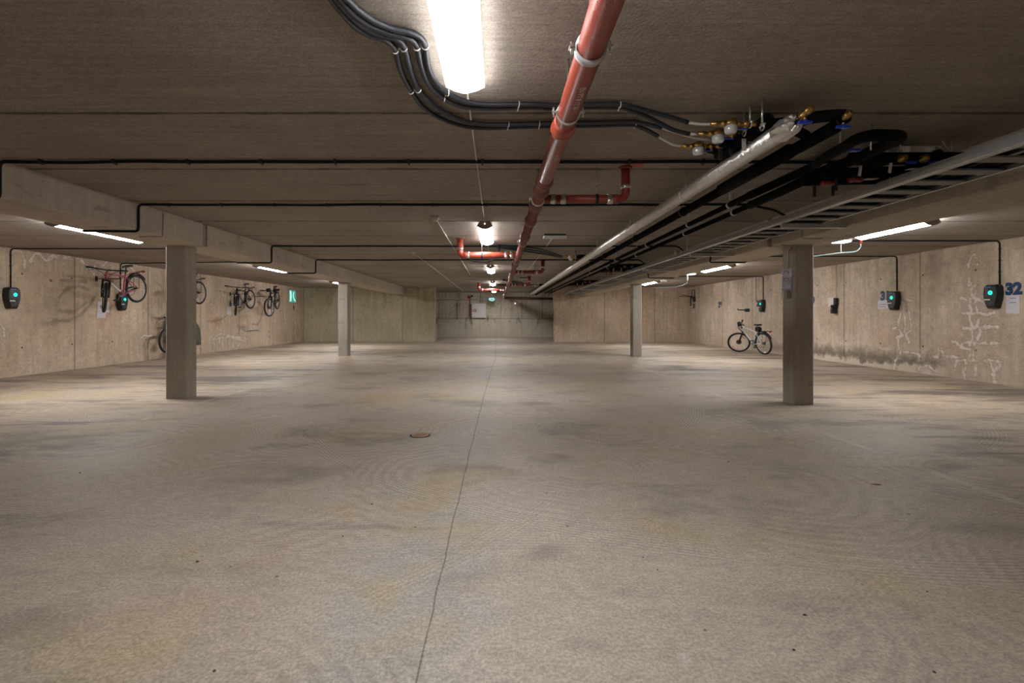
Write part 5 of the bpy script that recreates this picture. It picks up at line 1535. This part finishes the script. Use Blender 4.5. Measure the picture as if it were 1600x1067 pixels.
tag(MB().lathe((0.99, 26.98, 1.89), (0, -1, 0), [(0, 0.028), (0.02, 0.028), (0.035, 0.016), (0.036, 0)], 14).build('bulkhead_light', 'spark'), 'tiny white light on the end wall right of the hanging exit sign', 'light')

hx0, hx1, hz0, hz1, hy = -1.42, -0.63, 1.085, 1.885, 26.82
r = thing('fire_hose_cabinet', 'white metal fire hose cabinet with red symbol on the end wall', 'cabinet', ((hx0 + hx1) / 2, 27.0, hz0))
W(MB().box(((hx0 + hx1) / 2, 26.91, (hz0 + hz1) / 2), (hx1 - hx0, 0.18, hz1 - hz0)), 'cabinet_body', 'cabinet', r)
dr = W(MB().box(((hx0 + hx1) / 2, hy - 0.01, (hz0 + hz1) / 2), (hx1 - hx0 - 0.03, 0.02, hz1 - hz0 - 0.03)), 'door', 'cabinet', r, bevel=0.004)
xx, zz, yy = hx0 + 0.06, 1.49, hy - 0.022
W(MB().box((xx, yy, zz), (0.025, 0.006, 0.13)), 'handle', 'redp', r, dr)
W(MB().box((xx + 0.13, yy, zz + 0.005), (0.14, 0.004, 0.14)), 'symbol_plate', 'redp', r, dr)
W(MB().torus((xx + 0.135, yy - 0.004, zz + 0.01), (0, 1, 0), 0.028, 0.008, 16, 6).box((xx + 0.13, yy - 0.003, zz + 0.01), (0.07, 0.003, 0.07)), 'hose_symbol', 'white', r, dr)
o = MB().tube(fillet([(-1.42, 26.88, 1.14), (-1.51, 26.88, 1.14), (-1.51, 26.88, 2.24), (-1.65, 26.88, 2.24)], 0.04), 0.022, 10).build('riser_pipe', 'pvc_dark')
tag(o, 'thin red riser pipe left of the fire hose cabinet', 'pipe')
r = thing('fire_bell', 'red and black fire bell above the fire hose cabinet', 'fire bell', (-1.45, 26.9, 2.2))
W(MB().lathe((-1.56, 26.98, 2.24), (0, -1, 0), [(0, 0.09), (0.05, 0.085), (0.08, 0.05), (0.09, 0)], 18), 'bell', 'redp', r)
W(MB().lathe((-1.40, 26.98, 2.30), (0, -1, 0), [(0, 0.055), (0.08, 0.055), (0.10, 0.03), (0.1, 0)], 14), 'knob', 'black', r)
conduit([(-3.4, 26.94, 2.09), (3.0, 26.94, 2.09)], 0.018, 'ivory', 'pale conduit running level along the end wall')
conduit([(-2.2, 26.90, 1.0), (-2.2, 26.94, 1.6), (-2.2, 26.94, 1.9)], 0.014, 'darkrim', 'thin dark cable on the end wall left of the cabinet')

# ------------------------------------------------------------------ floor drain, litter
dx, dy = (656.5 - VX) / F * 4.815, 4.815
r = thing('floor_drain', 'small round rusty drain cover set in the floor left of the crack', 'drain', (dx, dy, 0))
W(MB().lathe((dx, dy, 0.0), (0, 0, 1), [(0, 0.103), (0.002, 0.103), (0.003, 0.086)], 32), 'collar', 'darkrim', r)
W(MB().lathe((dx, dy, 0.002), (0, 0, 1), [(0, 0.084), (0.004, 0.083), (0.004, 0.0)], 32), 'cover', 'rust', r)
W(MB().torus((dx, dy, 0.006), (0, 0, 1), 0.078, 0.0035, 32, 6), 'rim', 'ivory', r)
rnd = random.Random(4)
peb = [(1072 / 2, 560 + 556 / 2), (1276 / 2, 560 + 435 / 2), (1163 / 2, 560 + 455 / 2), (250 / 2, 560 + 357 / 2), (670 / 2, 560 + 976 / 2), (800 + 1297 / 2, 560 + 728 / 2), (800 + 915 / 2, 560 + 802 / 2),
       (800 + 409 / 2, 560 + 621 / 2), (800 + 455 / 2, 560 + 660 / 2), (800 + 880 / 2, 560 + 911 / 2), (800 + 1320 / 2, 560 + 980 / 2), (800 + 676 / 2, 560 + 323 / 2), (617 / 2, 560 + 635 / 2)]
where = ['left of the crack, mid floor', 'left of the crack below the drain', 'beside the crumb below the drain', 'on the far left floor', 'at the bottom left of the floor', 'on the right part of the floor', 'in the lower middle right',
         'right of the crack, mid floor', 'right of the crack, just below another crumb', 'near the bottom, right of the middle', 'near the bottom right corner', 'right of the middle, toward the near right column', 'on the left floor']
for i, (px, py) in enumerate(peb):
    Y = CAM_Z * F / (py - VY); x = (px - VX) / F * Y
    s_ = 0.0055 * rnd.uniform(0.8, 1.5)
    vs = [Vector((x, Y, 0)) + Vector((math.cos(a) * s_ * rnd.uniform(.7, 1.4), math.sin(a) * s_ * rnd.uniform(.7, 1.3), 0)) for a in [k_ * PI / 3 for k_ in range(6)]]
    tp = Vector((x, Y, s_ * 0.9))
    o = MB().add(vs + [tp], [(k_, (k_ + 1) % 6, 6) for k_ in range(6)] + [(5, 4, 3, 2, 1, 0)]).build('grit_crumb', 'darkrim')
    tag(o, 'tiny dark grit crumb ' + where[i], 'grit', 'loose grit on the floor')

lp = Vector(((1369 - VX) / F * (CAM_Z * F / (757 - VY)), CAM_Z * F / (757 - VY), 0.0))
mb = MB()
ol_ = [(-0.035, 0.0), (-0.02, 0.012), (0.0, 0.016), (0.022, 0.009), (0.035, 0.0), (0.02, -0.012), (-0.01, -0.014)]
mb.prism([lp + Vector((a, b, 0)) for a, b in ol_], (0, 0, 0.001), (0, 0, 0.006), 0.7)
tag(mb.build('dry_leaf', 'rust'), 'small dry reddish leaf lying on the floor right of the middle', 'leaf')

# ------------------------------------------------------------------ camera, world, view
w = bpy.data.worlds.new('garage_world'); bpy.context.scene.world = w
w.use_nodes = True
w.node_tree.nodes['Background'].inputs[0].default_value = (0.02, 0.02, 0.02, 1)
w.node_tree.nodes['Background'].inputs[1].default_value = 0.2
cam = bpy.data.cameras.new('camera')
co = bpy.data.objects.new('camera', cam); COL.objects.link(co)
co.location = (0, 0, CAM_Z); co.rotation_euler = (PI / 2, 0, 0)
cam.sensor_width = 36; cam.lens = F / 1600 * 36
cam.shift_x = (800 - VX) / 1600; cam.shift_y = -(533.5 - VY) / 1600
cam.clip_start = 0.05; cam.clip_end = 100
sc = bpy.context.scene
sc.camera = co
sc.cycles.max_bounces = 7
sc.cycles.diffuse_bounces = 5
sc.cycles.glossy_bounces = 3
sc.cycles.caustics_reflective = False
sc.cycles.caustics_refractive = False
sc.view_settings.view_transform = 'Standard'
sc.view_settings.look = 'None'
sc.view_settings.gamma = 1
sc.view_settings.exposure = 0.15
sc.view_settings.use_curve_mapping = False
